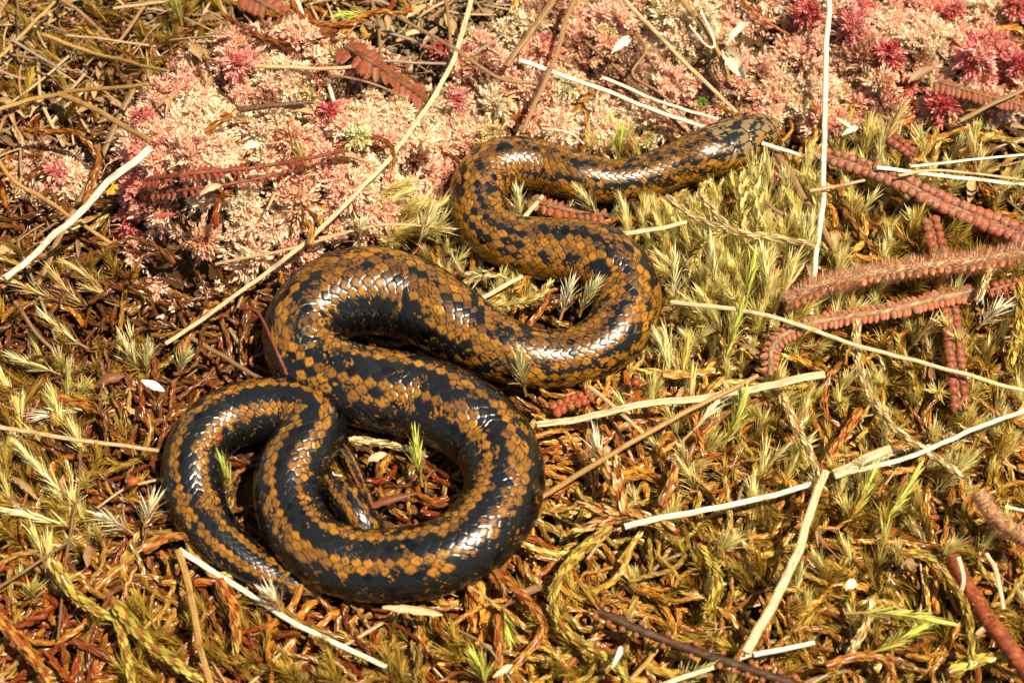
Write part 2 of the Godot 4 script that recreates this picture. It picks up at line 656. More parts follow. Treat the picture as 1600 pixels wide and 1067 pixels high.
func crumb_shape(size: float, c: Color) -> ArrayMesh:
	var s := Surf.new()
	var rings := 6
	var sides := 8
	var wob := FastNoiseLite.new()
	wob.seed = rng.randi() % 1000; wob.frequency = 0.9
	var dirs := []
	for a in rings + 1:
		for b in sides:
			var ph := PI * a / rings
			var th := TAU * b / sides
			var d := Vector3(sin(ph) * cos(th), cos(ph), sin(ph) * sin(th))
			var r := size * MM * (1.0 + 1.3 * wob.get_noise_3dv(d * 1.9))
			s.add(d * r * Vector3(1.2, 0.7, 0.9), d, shade_of(c, 1.0 + 0.5 * wob.get_noise_3dv(d * 3.0 + Vector3.ONE * 9.0)))
	for a in rings:
		for b in sides:
			s.quad(a * sides + b, (a + 1) * sides + b, (a + 1) * sides + (b + 1) % sides, a * sides + (b + 1) % sides)
	return s.mesh()


func sheet_shape(length: float, width: float, curl: float, twist: float, c: Color) -> ArrayMesh:   # a thin curled flake with an uneven rim and real thickness
	var s := Surf.new()
	var nu := 9
	var nv := 5
	var wob := FastNoiseLite.new()
	wob.seed = rng.randi() % 1000; wob.frequency = 1.0
	for lay in 2:
		for a in nu + 1:
			for b in nv + 1:
				var u := float(a) / nu
				var v := float(b) / nv * 2.0 - 1.0
				var w := width * (sin(PI * clampf(u * 0.9 + 0.06, 0.0, 1.0)) * 0.9 + 0.12) * (1.0 + 0.5 * wob.get_noise_2d(u * 5.0, v * 0.6 + 20.0))
				var bendy := curl * v * v * width
				var arch := sin(u * PI) * length * twist
				var p := Vector3((u - 0.5) * length, bendy + arch + wob.get_noise_2d(u * 4.0, v * 2.0) * width * 0.35, v * w * 0.5)
				p.y -= lay * 0.09
				s.add(p * MM, Vector3(-cos(u * PI) * twist * 2.0, 1, -v * curl * 2.0).normalized() * (1.0 if lay == 0 else -1.0), shade_of(c, 1.0 + 0.4 * wob.get_noise_2d(u * 9.0, v * 5.0)))
	var w2 := nv + 1
	for lay in 2:
		var o := lay * (nu + 1) * w2
		for a in nu:
			for b in nv:
				s.quad(o + a * w2 + b, o + (a + 1) * w2 + b, o + (a + 1) * w2 + b + 1, o + a * w2 + b + 1)
	return s.mesh()


# ---------------------------------------------------------------- straw
const TINTS := {"white": Color(0.90, 0.81, 0.60), "cream": Color(0.66, 0.52, 0.30), "pale": Color(0.52, 0.36, 0.18), "gold": Color(0.42, 0.24, 0.07), "tan": Color(0.28, 0.16, 0.07), "brown": Color(0.17, 0.085, 0.036), "grey": Color(0.27, 0.22, 0.17), "red": Color(0.20, 0.04, 0.016)}

func straw_shape(pts: PackedVector3Array, width: float, c: Color, flat: float) -> ArrayMesh:
	var s := Surf.new()
	var length := 0.0
	for k in pts.size() - 1: length += pts[k].distance_to(pts[k + 1])
	var n := clampi(int(length / 0.0016), 8, 90)
	var wob := FastNoiseLite.new()
	wob.seed = rng.randi() % 5000; wob.frequency = 1.0
	var sides := 14
	var streak := PackedFloat32Array()
	var ridge := PackedFloat32Array()
	for k in sides:
		streak.append(rnd(0.72, 1.16))
		ridge.append(rnd(-0.09, 0.07))
	var p := even(pts, n)
	for k in n + 1:
		p[k] += Vector3(wob.get_noise_1d(k * 0.035), wob.get_noise_1d(k * 0.04 + 70.0), wob.get_noise_1d(k * 0.035 + 140.0)) * width * 0.75 * MM
	var node_at := rnd(0.2, 0.8)
	var stain := rnd(0.0, 1.0)
	tube(s, p,
		func(t, j): return width * 0.5 * MM * (1.0 + 0.05 * wob.get_noise_1d(t * 9.0 + 300.0) + ridge[j]) * (1.0 - 0.18 * t),
		sides,
		func(t, j):
			var k: float = streak[j] * (1.0 + 0.28 * wob.get_noise_2d(t * length * 500.0, j * 2.0))
			var cc := shade_of(c, k)
			if wob.get_noise_2d(t * length * 2200.0, j * 1.3 + 40.0) > 0.46: cc = cc.lerp(Color(0.09, 0.05, 0.025), 0.6)
			if absf(t - node_at) < 0.012: cc = shade_of(cc, 0.62)
			if wob.get_noise_2d(t * length * 160.0 + 900.0, j * 0.25) > 0.34: cc = cc.lerp(Color(0.30, 0.17, 0.075), 0.35 + 0.3 * stain)
			return cc,
		flat)
	for k in rng.randi() % 4:      # slivers that have split away at an end
		var e := p[n] if rng.randf() < 0.7 else p[0]
		var d := (tangent(p, n) if e == p[n] else -tangent(p, 0))
		var off := Vector3(rnd(-1, 1), rnd(-0.4, 0.6), rnd(-1, 1)) * width * 0.3 * MM
		blade(s, e - d * width * rnd(1.0, 3.0) * MM + off, (d + off.normalized() * rnd(0.05, 0.35)).normalized(), any_side(d), width * rnd(2.0, 4.5) * MM, width * rnd(0.12, 0.3) * MM, rnd(-0.15, 0.15), shade_of(c, 0.9), shade_of(c, 1.05))
	return s.mesh()


# label, colour, width mm, flatness, points mm
const STRAWS := [
	["thick bleached white straw slanting away from the pink moss mound's upper corner", "white", 2.24, 0.75, [-96.6, 36.8, -39, -137, 10.5, -14.1]],
	["golden straw whose end meets the thick bleached white straw", "gold", 1.78, 0.7, [-131.3, 12.1, -77.4, -96, 38.2, -38.8]],
	["bowed golden straw beside the frame edge above the pink mound", "gold", 1.46, 0.7, [-152.3, 9.1, -72.5, -133.6, 12.2, -76.1, -101, 31, -65.1]],
	["golden straw running down to the mound's upper edge", "gold", 1.33, 0.7, [-140.1, 9.5, -102, -120.8, 11.6, -92.5, -95.5, 32.1, -67.9]],
	["short pale straw lying across the brown litter", "pale", 0.83, 0.7, [-132.2, 11.3, -99.9, -117.4, 12.3, -97, -105.4, 10.3, -96.5]],
	["short golden straw ending at the tall pink moss tuft", "gold", 1.16, 0.7, [-99.8, 8.2, -96.4, -82.3, 27.5, -75.8]],
	["pale straw with a curved tip crossing a white stalk", "pale", 1.40, 0.7, [-72.4, 26.4, -74.2, -54, 28.5, -72.4, -46.6, 30.3, -71.5, -40.9, 30.8, -72.7]],
	["broad tan straw passing under the thick bleached white straw", "tan", 1.95, 0.6, [-108.7, 16.2, -74, -123.4, 6.2, -41.6, -130.3, 4.8, -16]],
	["curved golden straw below the crimson moss spot", "gold", 1.27, 0.7, [-148.9, 10.2, -57.8, -140.9, 10.6, -47.3, -131.7, 9.9, -41.1, -116.8, 10.5, -30.1, -108.7, 6.9, -25.5]],
	["golden straw at the frame's upper corner", "gold", 1.31, 0.7, [-151.9, 10.9, -91.3, -137.3, 10.9, -113.9]],
	["brownish straw crossing the litter toward the upper edge", "tan", 1.17, 0.7, [-110.5, 11, -111.8, -118, 10.2, -95.3]],
	["tan curved straw from the upper edge over the litter", "tan", 1.35, 0.7, [-136.8, 10.9, -115.8, -128.9, 10.2, -109.9, -118.2, 10.5, -98.1]],
	["thin grey straw in the brown litter", "grey", 0.99, 0.7, [-147.7, 12.3, -97, -130.3, 12.7, -84.4]],
	["long cream straw bent once, reaching from the top edge to the snake", "cream", 1.51, 0.7, [-12.1, 13.6, -115, -14.7, 16, -96, -17.4, 16.9, -82.5, -25.5, 17.5, -65.2, -35.1, 24.5, -42.5, -45.3, 21.4, -30.5, -57.4, 16.6, -20, -93.5, 2.8, 2.5]],
	["white straw crossing behind the brown fern frond", "white", 1.35, 0.7, [-66.4, 6.8, -120.3, -49.2, 27.4, -62.2]],
	["thin pale straw lying against the pink mound's lower side", "pale", 0.91, 0.7, [-80.8, 11.5, -17.6, -62.7, 15.3, -19.9, -44.8, 13.9, -26.6]],
	["thin pale straw bent above the big dark coil", "pale", 0.91, 0.7, [-55, 14, -23.6, -41.6, 13.5, -28, -32.2, 12.4, -30.1, -15.4, 7.6, -31.8]],
	["tan straw pointing at the snake's lower coil from the wet hollow", "tan", 1.37, 0.7, [-89.8, -0.2, -2.3, -78.4, 4.3, 7.2, -65.4, 12.1, 19.3]],
	["straight pale straw touching the outside of the tail coil", "pale", 1.31, 0.7, [-135.7, 7.4, 30.7, -112.4, 10.6, 35.7, -90.4, 12.4, 40.6]],
	["tan straw standing behind the snake's upper bend", "tan", 1.66, 0.6, [19.7, 14.8, -112.9, 13.1, 15.2, -90.5, 2.7, 12.6, -61.3]],
	["thick brown straw beside a crimson moss head", "tan", 2.34, 0.6, [12.3, 13.3, -113.8, -1.5, 12, -86.7]],
	["brown crooked straw running toward the upper bend", "tan", 1.33, 0.7, [-33.5, 15.9, -103.3, -16.4, 17.1, -88.6, -4.1, 14.8, -80.7, 7.4, 13, -80.3]],
	["long white straw running down to the back of the snake's head", "white", 1.46, 0.75, [2.1, 14.3, -87.9, 24.2, 11.1, -79.9, 56.2, 10, -65.9]],
	["short white straw parallel to the long one behind the head", "white", 1.14, 0.75, [26.4, 10.9, -84, 42.6, 11.8, -74.6, 58.9, 11.6, -67.7]],
	["dark weathered straw crossing under the two white straws", "brown", 1.31, 0.7, [21.8, 12.2, -96.1, 35.8, 8.2, -84.3, 50.2, 5.6, -67.7]],
	["long tan straw slanting from the top edge to the snake's head", "pale", 1.49, 0.7, [32.5, 19.8, -107.5, 48.4, 16.5, -87.5, 64.3, 13.3, -69.1]],
	["golden straw bent beside the cream lichen flake", "gold", 1.65, 0.7, [49.6, 19.3, -108.2, 60.2, 16.1, -90, 63.6, 10.8, -82.6]],
	["long upright white straw crossing the whole bank of sphagnum", "white", 1.65, 0.8, [93.3, 21.8, -107.5, 90.5, 14.9, -73.9, 85.8, 15.6, -39.1, 80.3, 12.2, -0.7]],
	["short white straw sticking out beyond the snake's snout", "white", 1.28, 0.75, [71.5, 9.4, -60.3, 86.9, 10.9, -54.1]],
	["pale straw laid across the upright white straw", "pale", 1.25, 0.7, [82.1, 17.3, -37.8, 97.4, 18.5, -40.7]],
	["thin pinkish straw above the beaded frond", "pale", 0.94, 0.7, [107.4, 16.4, -44.3, 119.7, 13.3, -48.2, 144.6, 11.9, -45.5]],
	["white straw partly under the beaded frond", "white", 1.26, 0.75, [102.2, 14, -48.7, 144.5, 11.7, -44.4]],
	["thin white straw pointing at the frame edge above the beaded frond", "white", 0.79, 0.75, [111.6, 15.3, -48.4, 145.3, 14.1, -53.2]],
	["tan straw at the foot of the crimson sphagnum", "tan", 1.44, 0.7, [128.1, 12.6, -66.4, 149.3, 12.7, -77.9]],
	["brown speckled stalk running down from below the snout", "tan", 2.23, 0.7, [74.2, 7.6, -62, 85.3, 12.3, -28.8, 91.9, 8.5, -13.9]],
	["long cream straw crossing the yellow moss to the frame edge", "cream", 1.35, 0.7, [42.6, 13.1, -3.8, 64.2, 16.6, 1.9, 89.3, 15.7, 10.1, 133.7, 14.1, 24.4]],
	["wide cream straw beside the snake's middle bend", "cream", 2.20, 0.5, [81.5, 13.8, 19.6, 49.9, 13.8, 25.3, 6.3, 10.4, 31.6]],
	["golden straw leaning over the wide cream straw", "gold", 1.56, 0.7, [7, 8.8, 52.2, 32.6, 15.8, 39.1, 63.6, 16.2, 20.4]],
	["short tan straw crossing under the wide cream straw", "pale", 1.32, 0.6, [20.4, 8.8, 19.5, 34.3, 11.7, 35.7]],
	["short cream straw beside the second bend of the snake", "cream", 1.54, 0.6, [30.3, 12.6, -27.3, 47.8, 12.9, -30.8]],
	["short pale straw lying in the gap between two coils", "cream", 1.51, 0.6, [-9.7, 8.5, -7.3, 3.5, 8.6, -15.3]],
	["short yellowish straw inside the upper bend", "cream", 1.40, 0.6, [2.1, 8.5, -34.4, 8.7, 6.5, -44.8]],
	["white straw with a cut end on the amber moss", "white", 1.68, 0.75, [28.1, 12.2, 62.3, 51.1, 14.8, 58.1, 75.4, 11.8, 50.1]],
	["thickest cream straw piece near the joint of three straws", "cream", 2.85, 0.5, [81.6, 12.6, 47, 96.4, 14.7, 41.7]],
	["white straw running from the joint to the frame edge", "white", 1.42, 0.75, [82.4, 10.9, 47.6, 103.6, 13.7, 41.7, 133, 14, 29.1]],
	["stout cream straw slanting down from the joint", "cream", 2.42, 0.6, [55.9, 13.2, 96.1, 68.9, 17.7, 70.4, 79.4, 14.2, 47.7]],
	["short white straw at the foot of the stout cream straw", "white", 1.34, 0.7, [58.2, 11, 95.6, 72.5, 12.1, 92.8]],
	["cream straw running out at the bottom edge", "cream", 1.33, 0.7, [32.2, 12.1, 104.7, 59.5, 9.9, 94.9]],
	["white straw passing below the tail coil", "white", 1.53, 0.6, [-83, 8.9, 66.7, -67, 5.3, 75.5, -51.7, 7.9, 86.4, -30.3, 8.4, 97.4]],
	["flat split golden straw hanging from the white one's end", "gold", 1.81, 0.4, [-82.9, 11.1, 68.1, -78, 11.5, 83.7, -71.9, 12, 104.6]],
	["short tan straw in the amber moss", "tan", 0.97, 0.7, [-117.7, 8.9, 68.1, -112, 9.5, 77.8]],
	["thin brown straw low in the amber moss", "brown", 0.96, 0.7, [-127.3, 8.5, 77.1, -111.2, 9.1, 64.9]],
	["pale thin straw along the upper edge", "pale", 1.18, 0.7, [-119.9, 10.2, -111.7, -98.3, 11.6, -114.6]],
	["short whitish straw in the brown litter near the pink tuft", "pale", 0.99, 0.7, [-100.8, 11.9, -97.1, -83.6, 32.7, -80.7]],
	["short brown straw at the top edge beside the long bent straw", "tan", 1.17, 0.7, [-20, 15.9, -111.1, -17.4, 14, -87.4]],
	["thin brown straw at the top edge behind the fern frond", "tan", 1.01, 0.7, [-42.6, 10.5, -116.1, -39.4, 14.1, -101.4, -36.9, 25.6, -78]],
	["short tan straw at the top edge between the two brown ones", "tan", 1.15, 0.7, [-24.8, 15.8, -101.9, -16.9, 14.2, -112.2]],
	["thin grey straw lying across the lichen crumbs", "grey", 1.11, 0.7, [-37.6, 20.4, -81.7, -18.4, 11.6, -88.2]],
	["short grey straw among the lichen crumbs", "grey", 0.97, 0.7, [-10.9, 14.2, -90.2, -2.3, 14.8, -97]],
	["grey twig above the lichen crumbs", "grey", 1.33, 0.7, [-49.3, 7.1, -110.7, -38, 11.8, -101, -26.1, 11.8, -96.5]],
	["red wiry root arching over the dark coil", "red", 0.90, 0.8, [-73, 9.7, -4.4, -67.7, 13.8, -0.5, -61.2, 22.6, 16, -58.1, 19.1, 22.5]],
	["brown stalk leaning in the dark hollow", "brown", 1.37, 0.7, [-136.1, 4.5, -10.3, -130.6, 0.7, -2.4, -125.7, -3.2, 1]],
	["thin purplish stalk in the dark hollow under the bleached straw", "grey", 0.93, 0.7, [-138.1, 5, -29.2, -129.6, 2.7, -11.5, -124.8, -4.2, -0.2]],
	["reddish brown stalk running up through the amber moss", "brown", 0.87, 0.7, [-111.3, 8.6, 37.8, -110.2, 9.5, 49.4, -111.1, 7.3, 66.3, -110.9, 7.1, 90.2]],
	["thin brown straw in front of the brown fern", "tan", 0.78, 0.7, [-50.2, 28.7, -69.9, -37.6, 28, -66.6, -30.2, 20, -68.5]],
	["curved brown root below the beaded frond's end", "tan", 1.25, 0.7, [69, 11.5, -41.1, 73.8, 12.5, -34.8, 82.2, 10.9, -33.1]],
	["thin brown straw laid over the bottom moss", "tan", 0.68, 0.7, [-13.1, 8.8, 88.4, -6.2, 11, 93.5, 0, 6.9, 101]],
	["pale thin straw near the bottom edge beside the flake", "pale", 0.69, 0.7, [-11.4, 8.5, 75.9, -4.4, 12.3, 82.4]],
	["golden straw bit low in the bottom moss", "gold", 1.20, 0.6, [28.1, 8.5, 100.7, 36.7, 6.6, 90]],
	["pale stalk hanging over the red stem", "cream", 1.25, 0.6, [109.8, 13.9, 70.8, 110.3, 13.4, 76.1, 109.7, 12.3, 79]],
	["whitish bent stalk beside the red stem", "cream", 1.25, 0.6, [117.1, 13.1, 69.4, 118.3, 14.9, 75.1, 118.7, 13.8, 85.1]],
	["white straw stub behind the orange hairy stem", "white", 0.99, 0.7, [124.5, 10.1, 55.6, 129.6, 11.5, 58]],
	["pale straw stub in the moss beside the hairy frond", "pale", 0.91, 0.7, [90.6, 10.5, -12.6, 104.7, 9.9, -13.1]],
	["white curled rootlet beside the head", "white", 0.82, 0.8, [55.2, 21.5, -100.2, 58.7, 18.6, -91, 56.2, 19.9, -88.4, 51.3, 20.5, -95.7]],
	["hooked brown rootlet in the peach moss", "tan", 0.98, 0.8, [36.4, 14.9, -97.7, 39.4, 14.9, -90.8, 35.1, 12.9, -83.2, 42.6, 13.2, -76.5, 50.8, 9.8, -68.7]],
	["white wiry rootlet arching behind the upper bend", "white", 0.64, 0.8, [9.2, 9.9, -63.2, 11.3, 13.5, -62.4, 16.8, 13.6, -60.9, 20.6, 9.2, -60.7]],
	["curly white rootlet beside the tail tip", "white", 0.57, 0.8, [-45.6, 8.5, 43.4, -45.6, 10.3, 46.2, -43.6, 10.5, 46.7, -43.4, 8.6, 46.5]],
]
# label, base mm, tip mm, kind
const SHOOTS := [
	["moss brush fanned in front of the snake's crossing bend", [3.7, 5.2, 20.2], [0.5, 20.5, 16.6], "pale"],
	["bright green moss brush beside the stout cream straw", [84.1, 5.4, 59.7], [94.8, 14, 47.2], "green"],
	["bright green feathery brush next to the first, tips curling up", [91.9, 4.2, 59.8], [104.9, 14.1, 48.2], "green"],
	["vivid yellow-green brush near the bottom edge", [86.2, 7.3, 94], [101, 11.5, 89.6], "green"],
	["long pale green plume lying over the red stem", [80.5, 12.5, 85.5], [108.8, 13.6, 83.5], "green"],
	["yellow moss brush at the frame edge under the pale straw", [-111.3, 6.3, 53.2], [-126.9, 9.6, 39.3], "pale"],
	["lower yellow moss brush pointing at the frame edge", [-109.5, 5.8, 59.9], [-127.9, 10.3, 54.4], "pale"],
	["straw yellow brush below the thick bleached straw", [-120.7, -0.9, -11.8], [-138.4, 9.3, -13.4], "gold"],
	["second straw yellow brush behind the first in the hollow", [-115.6, -3, -11], [-129.5, 9.1, -14.6], "gold"],
	["golden brush standing in the shade of the pink mound", [-111.5, -1.7, -15.5], [-118.8, 11.3, -19.5], "gold"],
	["small golden brush below it in the shade", [-108.7, -2.4, -13.2], [-114.6, 3.6, -16.2], "gold"],
	["slim pale shoot next to the white chip", [-102.1, -7.7, 6.5], [-104.9, 2.2, 0.6], "pale"],
	["smaller pale shoot behind the white chip", [-100.3, -7.6, 6.9], [-99.3, -0.6, 2], "pale"],
	["pale green spray between the chip and the tail coil", [-90.9, -4.5, 8.8], [-89.6, 2.6, 5], "pale"],
	["yellow green brush low in the hollow", [-116.9, -6.2, -1.4], [-129.8, 1.5, -4.9], "pale"],
	["yellow brush at the hollow's edge above the straight straw", [-123.4, -4.8, 7.6], [-134.7, 0.9, 5], "pale"],
	["whitish brush beside the straight pale straw", [-112.9, -6.5, 17.7], [-125.8, 1.5, 24.3], "white"],
	["white tipped spray in front of the tail coil", [-95.7, 5.1, 60.8], [-102, 12.8, 57.4], "white"],
	["small upright spray beside the tail coil", [-93.4, 4.7, 60.6], [-91.9, 13.8, 54.9], "white"],
	["vivid green tuft at the top edge among lichen", [-40.5, 8.9, -111.6], [-51.1, 10, -108.1], "green"],
	["green tuft rising behind the snake's neck", [30.5, 6.3, -57], [30.5, 14.4, -59.2], "green"],
	["tuft filling the inside of the upper bend", [2.2, 3.1, -37.6], [2.2, 10.7, -40.5], "pale"],
	["white spiky spray crossing the golden straw", [43.9, 9.1, 36.2], [55.8, 12.7, 24.9], "white"],
	["tall yellow brush behind the golden straw", [54.2, 5.1, 36.8], [63.1, 13.8, 25.5], "green"],
	["star of amber leaves beyond the white cut straw", [45.3, 6.9, 44.4], [44.4, 13.3, 41.3], "gold"],
	["brush above the second bend beside the short cream straw", [24.3, 5.8, -37.5], [20.5, 12.7, -40.2], "pale"],
	["upright brush between the neck and the speckled stalk", [78.3, 6.4, -43.7], [77.1, 12.4, -47], "pale"],
	["broad cream brush right beside the second bend", [43.9, 6.3, -5], [44.5, 16, -18.3], "pale"],
	["long brush under the straw bridge of yellow moss", [55.9, 7.4, -10.5], [53.5, 17.7, -21.4], "pale"],
	["yellow brush rising through the long cream straw", [63.2, 9.3, -5.1], [64.1, 18, -14.8], "green"],
	["leaning brush below the long cream straw", [55.9, 7, 12.7], [61.9, 16.1, -1.7], "green"],
	["slim white spike next to the hairy frond's tip", [70.2, 9.6, -6.9], [67, 18.1, -16.8], "pale"],
	["low brush at the edge of the middle bend", [42.5, 3.8, 13.8], [40.5, 12, 5.8], "pale"],
	["brush beside the beaded upright frond", [107.1, 4.5, 5.1], [111.2, 11.7, 2.2], "gold"],
	["pale brush at the upper side of the crossing gap", [-5.3, 5.8, -20.1], [-10.1, 10.9, -12.3], "pale"],
	["dense tuft against the middle bend's inner side", [18.3, 5.2, -4.7], [20.8, 13.4, -10.7], "pale"],
	["whitish spray in the gap between crossing coils", [13, 6.3, -2.9], [16.4, 13, -9.9], "white"],
	["fan of pale leaves beside the big dark coil", [-42.4, 6.8, -26.8], [-43, 16.2, -28.8], "white"],
	["second fan of pale leaves under the bent thin straw", [-25.9, 6.2, -27.9], [-24.1, 13.6, -32.9], "pale"],
	["pale tuft at the foot of the yellow strand bridge", [81.1, 9.8, -19], [81.6, 16.5, -28.7], "pale"],
	["olive spray beneath the snake's lowest bend", [-25.6, 3.6, 74.2], [-15.8, 7.3, 78.5], "green"],
	["amber green spray at the bottom below the flake", [-2.4, 6.5, 80.7], [-1.6, 10.3, 89.1], "green"],
	["green brush rooted at the bottom edge", [-6.2, 5.5, 101.9], [-6.9, 12.5, 97.4], "green"],
	["thin pale spray by the white straw under the tail coil", [-56, 6.4, 83.2], [-59.3, 13.9, 80.6], "white"],
	["green blade tuft within the lowest loop", [-23.1, 4.5, 46.8], [-25.3, 14.9, 39.4], "green"],
	["short green bud inside the tail coil", [-72.8, 2.7, 46.8], [-73.6, 9.6, 43], "green"],
	["yellow-green bud at the top edge beside the litter", [-99.3, 7, -107.7], [-100.1, 13.5, -112.1], "green"],
	["upright amber column beside the crimson sphagnum", [104.9, 5.9, -57.8], [109.8, 16.8, -70], "gold"],
	["bright little tuft under the tan straw near the corner", [129, 5.2, -58.3], [133.5, 12.6, -62.9], "green"],
	["slim yellow spike beside the white straw pair", [130.9, 8.7, -44.2], [133.6, 17.4, -57.9], "gold"],
	["feathery pale spray beside the upright beaded frond", [124.9, 8.5, 1.5], [130, 14.8, -2.5], "white"],
	["white tipped shoot above the tangle of red moss", [23.8, 8.5, 45.2], [20.9, 15.4, 39.7], "white"],
]
# label, kind, radius mm, points mm
const STRANDS := [
	["ivory moss strand winding down below the long cream straw", "ivory", 1.25, [92.6, 12.8, -1.2, 91.2, 12.5, 9.1, 92.3, 11.4, 20.3, 96.9, 13.5, 33, 104.8, 12.7, 40.1, 113.6, 12.9, 47.9]],
	["ivory strand forking off beside the wide cream straw's end", "ivory", 1.22, [70.6, 11.6, 23.3, 72.8, 11.8, 32, 76.1, 10.6, 38.9, 77.6, 10.6, 45.4]],
	["short ivory side strand at the fork", "ivory", 0.88, [77, 12.5, 24.8, 76, 11.9, 30.2, 74.4, 11.6, 33.4]],
	["pale green strand bridging the yellow moss", "ivory", 1.24, [52.6, 13.4, -39.6, 56.8, 15, -30.8, 61.3, 15.7, -25.5, 71.8, 14.8, -24.1, 81.7, 16.7, -20.6]],
	["branch of the pale green bridge reaching to the snake", "ivory", 1.09, [42.6, 15.1, -38.1, 48.2, 13.9, -33.3, 54.5, 15, -28.6, 58.7, 15.8, -26.4]],
	["spiky branch of the bridge curving down", "spiky", 1.14, [57.6, 14.7, -26.7, 52.4, 14.5, -21.5, 47.7, 13.7, -13.6]],
	["upright strand beside the snake's throat", "spiky", 1.36, [63.5, 12.5, -28.2, 63.4, 14.9, -35.2, 64.6, 13.8, -46]],
	["second upright strand beside the first", "spiky", 1.36, [67.5, 12.1, -28.1, 68, 15, -35.1, 68.1, 14.4, -46.2]],
	["spiky yellow strand crossing the gap between coils", "spiky", 1.05, [-11.3, 9.3, -4.7, -1.7, 9.2, -6.2, 6.1, 10, -7.1, 10.8, 9.4, -13.3]],
	["pale strand curled in the gap under the short straw", "ivory", 0.84, [-13.9, 8.8, -10.6, -11.4, 8.9, -13.7, -5.3, 8.7, -15.9, 0, 8, -14.3]],
	["thick yellow strand near the bottom edge, curling upward", "olive", 1.42, [-112.5, 14.7, 72.6, -108, 11.3, 78.9, -102.5, 10.4, 83.2, -96.2, 8.4, 85.4]],
	["broad olive strand lying toward the bottom edge", "olive", 1.60, [-97, 12.8, 82.3, -88.1, 11.4, 92, -80.5, 11.8, 97.9, -74.8, 9.7, 101.5]],
	["amber strand running out at the lower corner", "amber", 1.39, [-125.6, 13.5, 86, -118, 11.9, 93, -113.1, 11.5, 98.6, -109.1, 13, 105.7]],
	["upright amber strand beside the olive one", "olive", 1.27, [-96.2, 9.4, 85.4, -93.5, 10, 93.1, -90.6, 9.6, 103]],
	["amber leafy strand hanging beside the white straw", "amber", 1.53, [-72, 9.2, 75, -68.2, 9.8, 83, -66.2, 10.2, 93.2]],
	["red stemmed moss tangle branch below the golden straw", "red", 1.43, [41.5, 12.1, 63.7, 33.8, 11.2, 59, 26.5, 12.3, 58.1, 16.9, 12.4, 56.3]],
	["red stemmed moss branch rising to the white tipped shoot", "red", 1.44, [28, 12.8, 59.2, 26.1, 14.1, 52.7, 23.6, 13.5, 45.1, 21.3, 12.4, 39]],
	["second red stemmed branch rising beside it", "red", 1.17, [28.1, 12.9, 58.4, 27.1, 14.3, 50.1, 26, 13.9, 43.5]],
	["red stemmed branch drooping from the tangle", "red", 1.30, [28.2, 10.9, 58.3, 22.5, 11.5, 60.4, 16, 11.9, 63.2]],
	["olive strand arching down from the moss tangle", "olive", 1.30, [24.9, 10.9, 61.3, 16.7, 11.6, 68.7, 11.5, 12.1, 76.3, 10.3, 11.3, 83.7, 14, 10.9, 90.2, 23, 11.5, 97, 28.3, 10.5, 103.1]],
	["red stemmed branch touching the white cut straw", "red", 1.31, [37.2, 10.5, 55.4, 40.3, 11, 49.3, 42.2, 11.7, 42.3]],
	["amber strand under the snake's lowest bend", "amber", 1.54, [-10.4, 5.7, 73.4, -10, 5.7, 80.3, -9.7, 6.3, 85.7]],
	["amber strand curving through the bottom moss", "amber", 1.29, [-5.6, 8.9, 71.4, 0, 10.6, 77.4, 5.9, 10.2, 84, 7, 9.1, 89.4, 0, 8.3, 98.2]],
	["upright orange strand near the bottom edge", "amber", 1.01, [-3.6, 10.6, 85, -3.1, 9.8, 93, -2.8, 8, 102.1]],
	["wet amber strand low beside the dark beaded frond", "olive", 1.42, [46.3, 10.3, 66, 50.7, 9.1, 74.1, 47.8, 9, 84.3]],
	["amber strand arching to the bottom edge by the vivid brush", "amber", 1.12, [74.9, 12.7, 99.1, 82.8, 12.6, 96.6, 89.1, 11.5, 97.3, 91.5, 11.6, 102.9]],
	["pale stalked strand below the pale green plume", "ivory", 1.27, [88, 11.3, 81.1, 85.7, 11.8, 88, 81.2, 11.9, 95.5]],
	["long amber strand crossing the corner moss", "olive", 1.16, [95.8, 12.6, 69.2, 102.8, 12.7, 70.9, 108.5, 11.2, 77.7, 110.6, 12.4, 85.8, 109.7, 13.7, 97.9]],
	["pale knobbly strand beside the red stem", "olive", 1.61, [104.2, 10.9, 100, 112.4, 10.5, 96.6, 118.9, 9.7, 95.5]],
	["amber strand leaning behind the thick cream joint", "amber", 1.22, [90.9, 10.6, 27.5, 84.2, 10.1, 36.8, 78.6, 9.7, 44.9]],
	["olive strand beside the upright beaded frond", "olive", 1.25, [101.9, 10.3, 3.7, 104.8, 10.3, 15.7, 105.8, 12.3, 25.6]],
	["amber strand at the frame edge beside the hairy frond", "olive", 1.69, [136.3, 13.6, -10.6, 135.4, 12.9, 1.3, 131.9, 11.8, 12.7]],
	["pale strand over the hairy frond", "ivory", 1.07, [134.5, 16.2, -18.2, 128.3, 16.6, -11.6, 124.3, 17.2, -2]],
	["amber strand standing at the foot of the wide cream straw", "amber", 1.36, [46.8, 11, 23.9, 47.3, 10.8, 31.5, 49.2, 9.6, 38.4]],
	["brown amber strand leaning in the hollow beside the chip", "amber", 1.41, [-90, -1.6, 3.4, -86.9, 0.8, -4.4, -82.3, 3.7, -6.6]],
	["dark amber strand under the straight pale straw", "amber", 1.39, [-122.4, -1.7, 16.5, -113.7, -3, 19.7, -101.6, 6.5, 34.8]],
	["strand above the tail coil's foot", "amber", 1.17, [-92.5, 6.6, 66, -86.3, 7.1, 62.6, -78.8, 8.4, 62.9]],
	["yellow strand lying inside the lowest loop", "ivory", 1.07, [-42.4, 7.9, 34.8, -33.4, 5.9, 35, -22.4, 6.9, 38.7]],
]
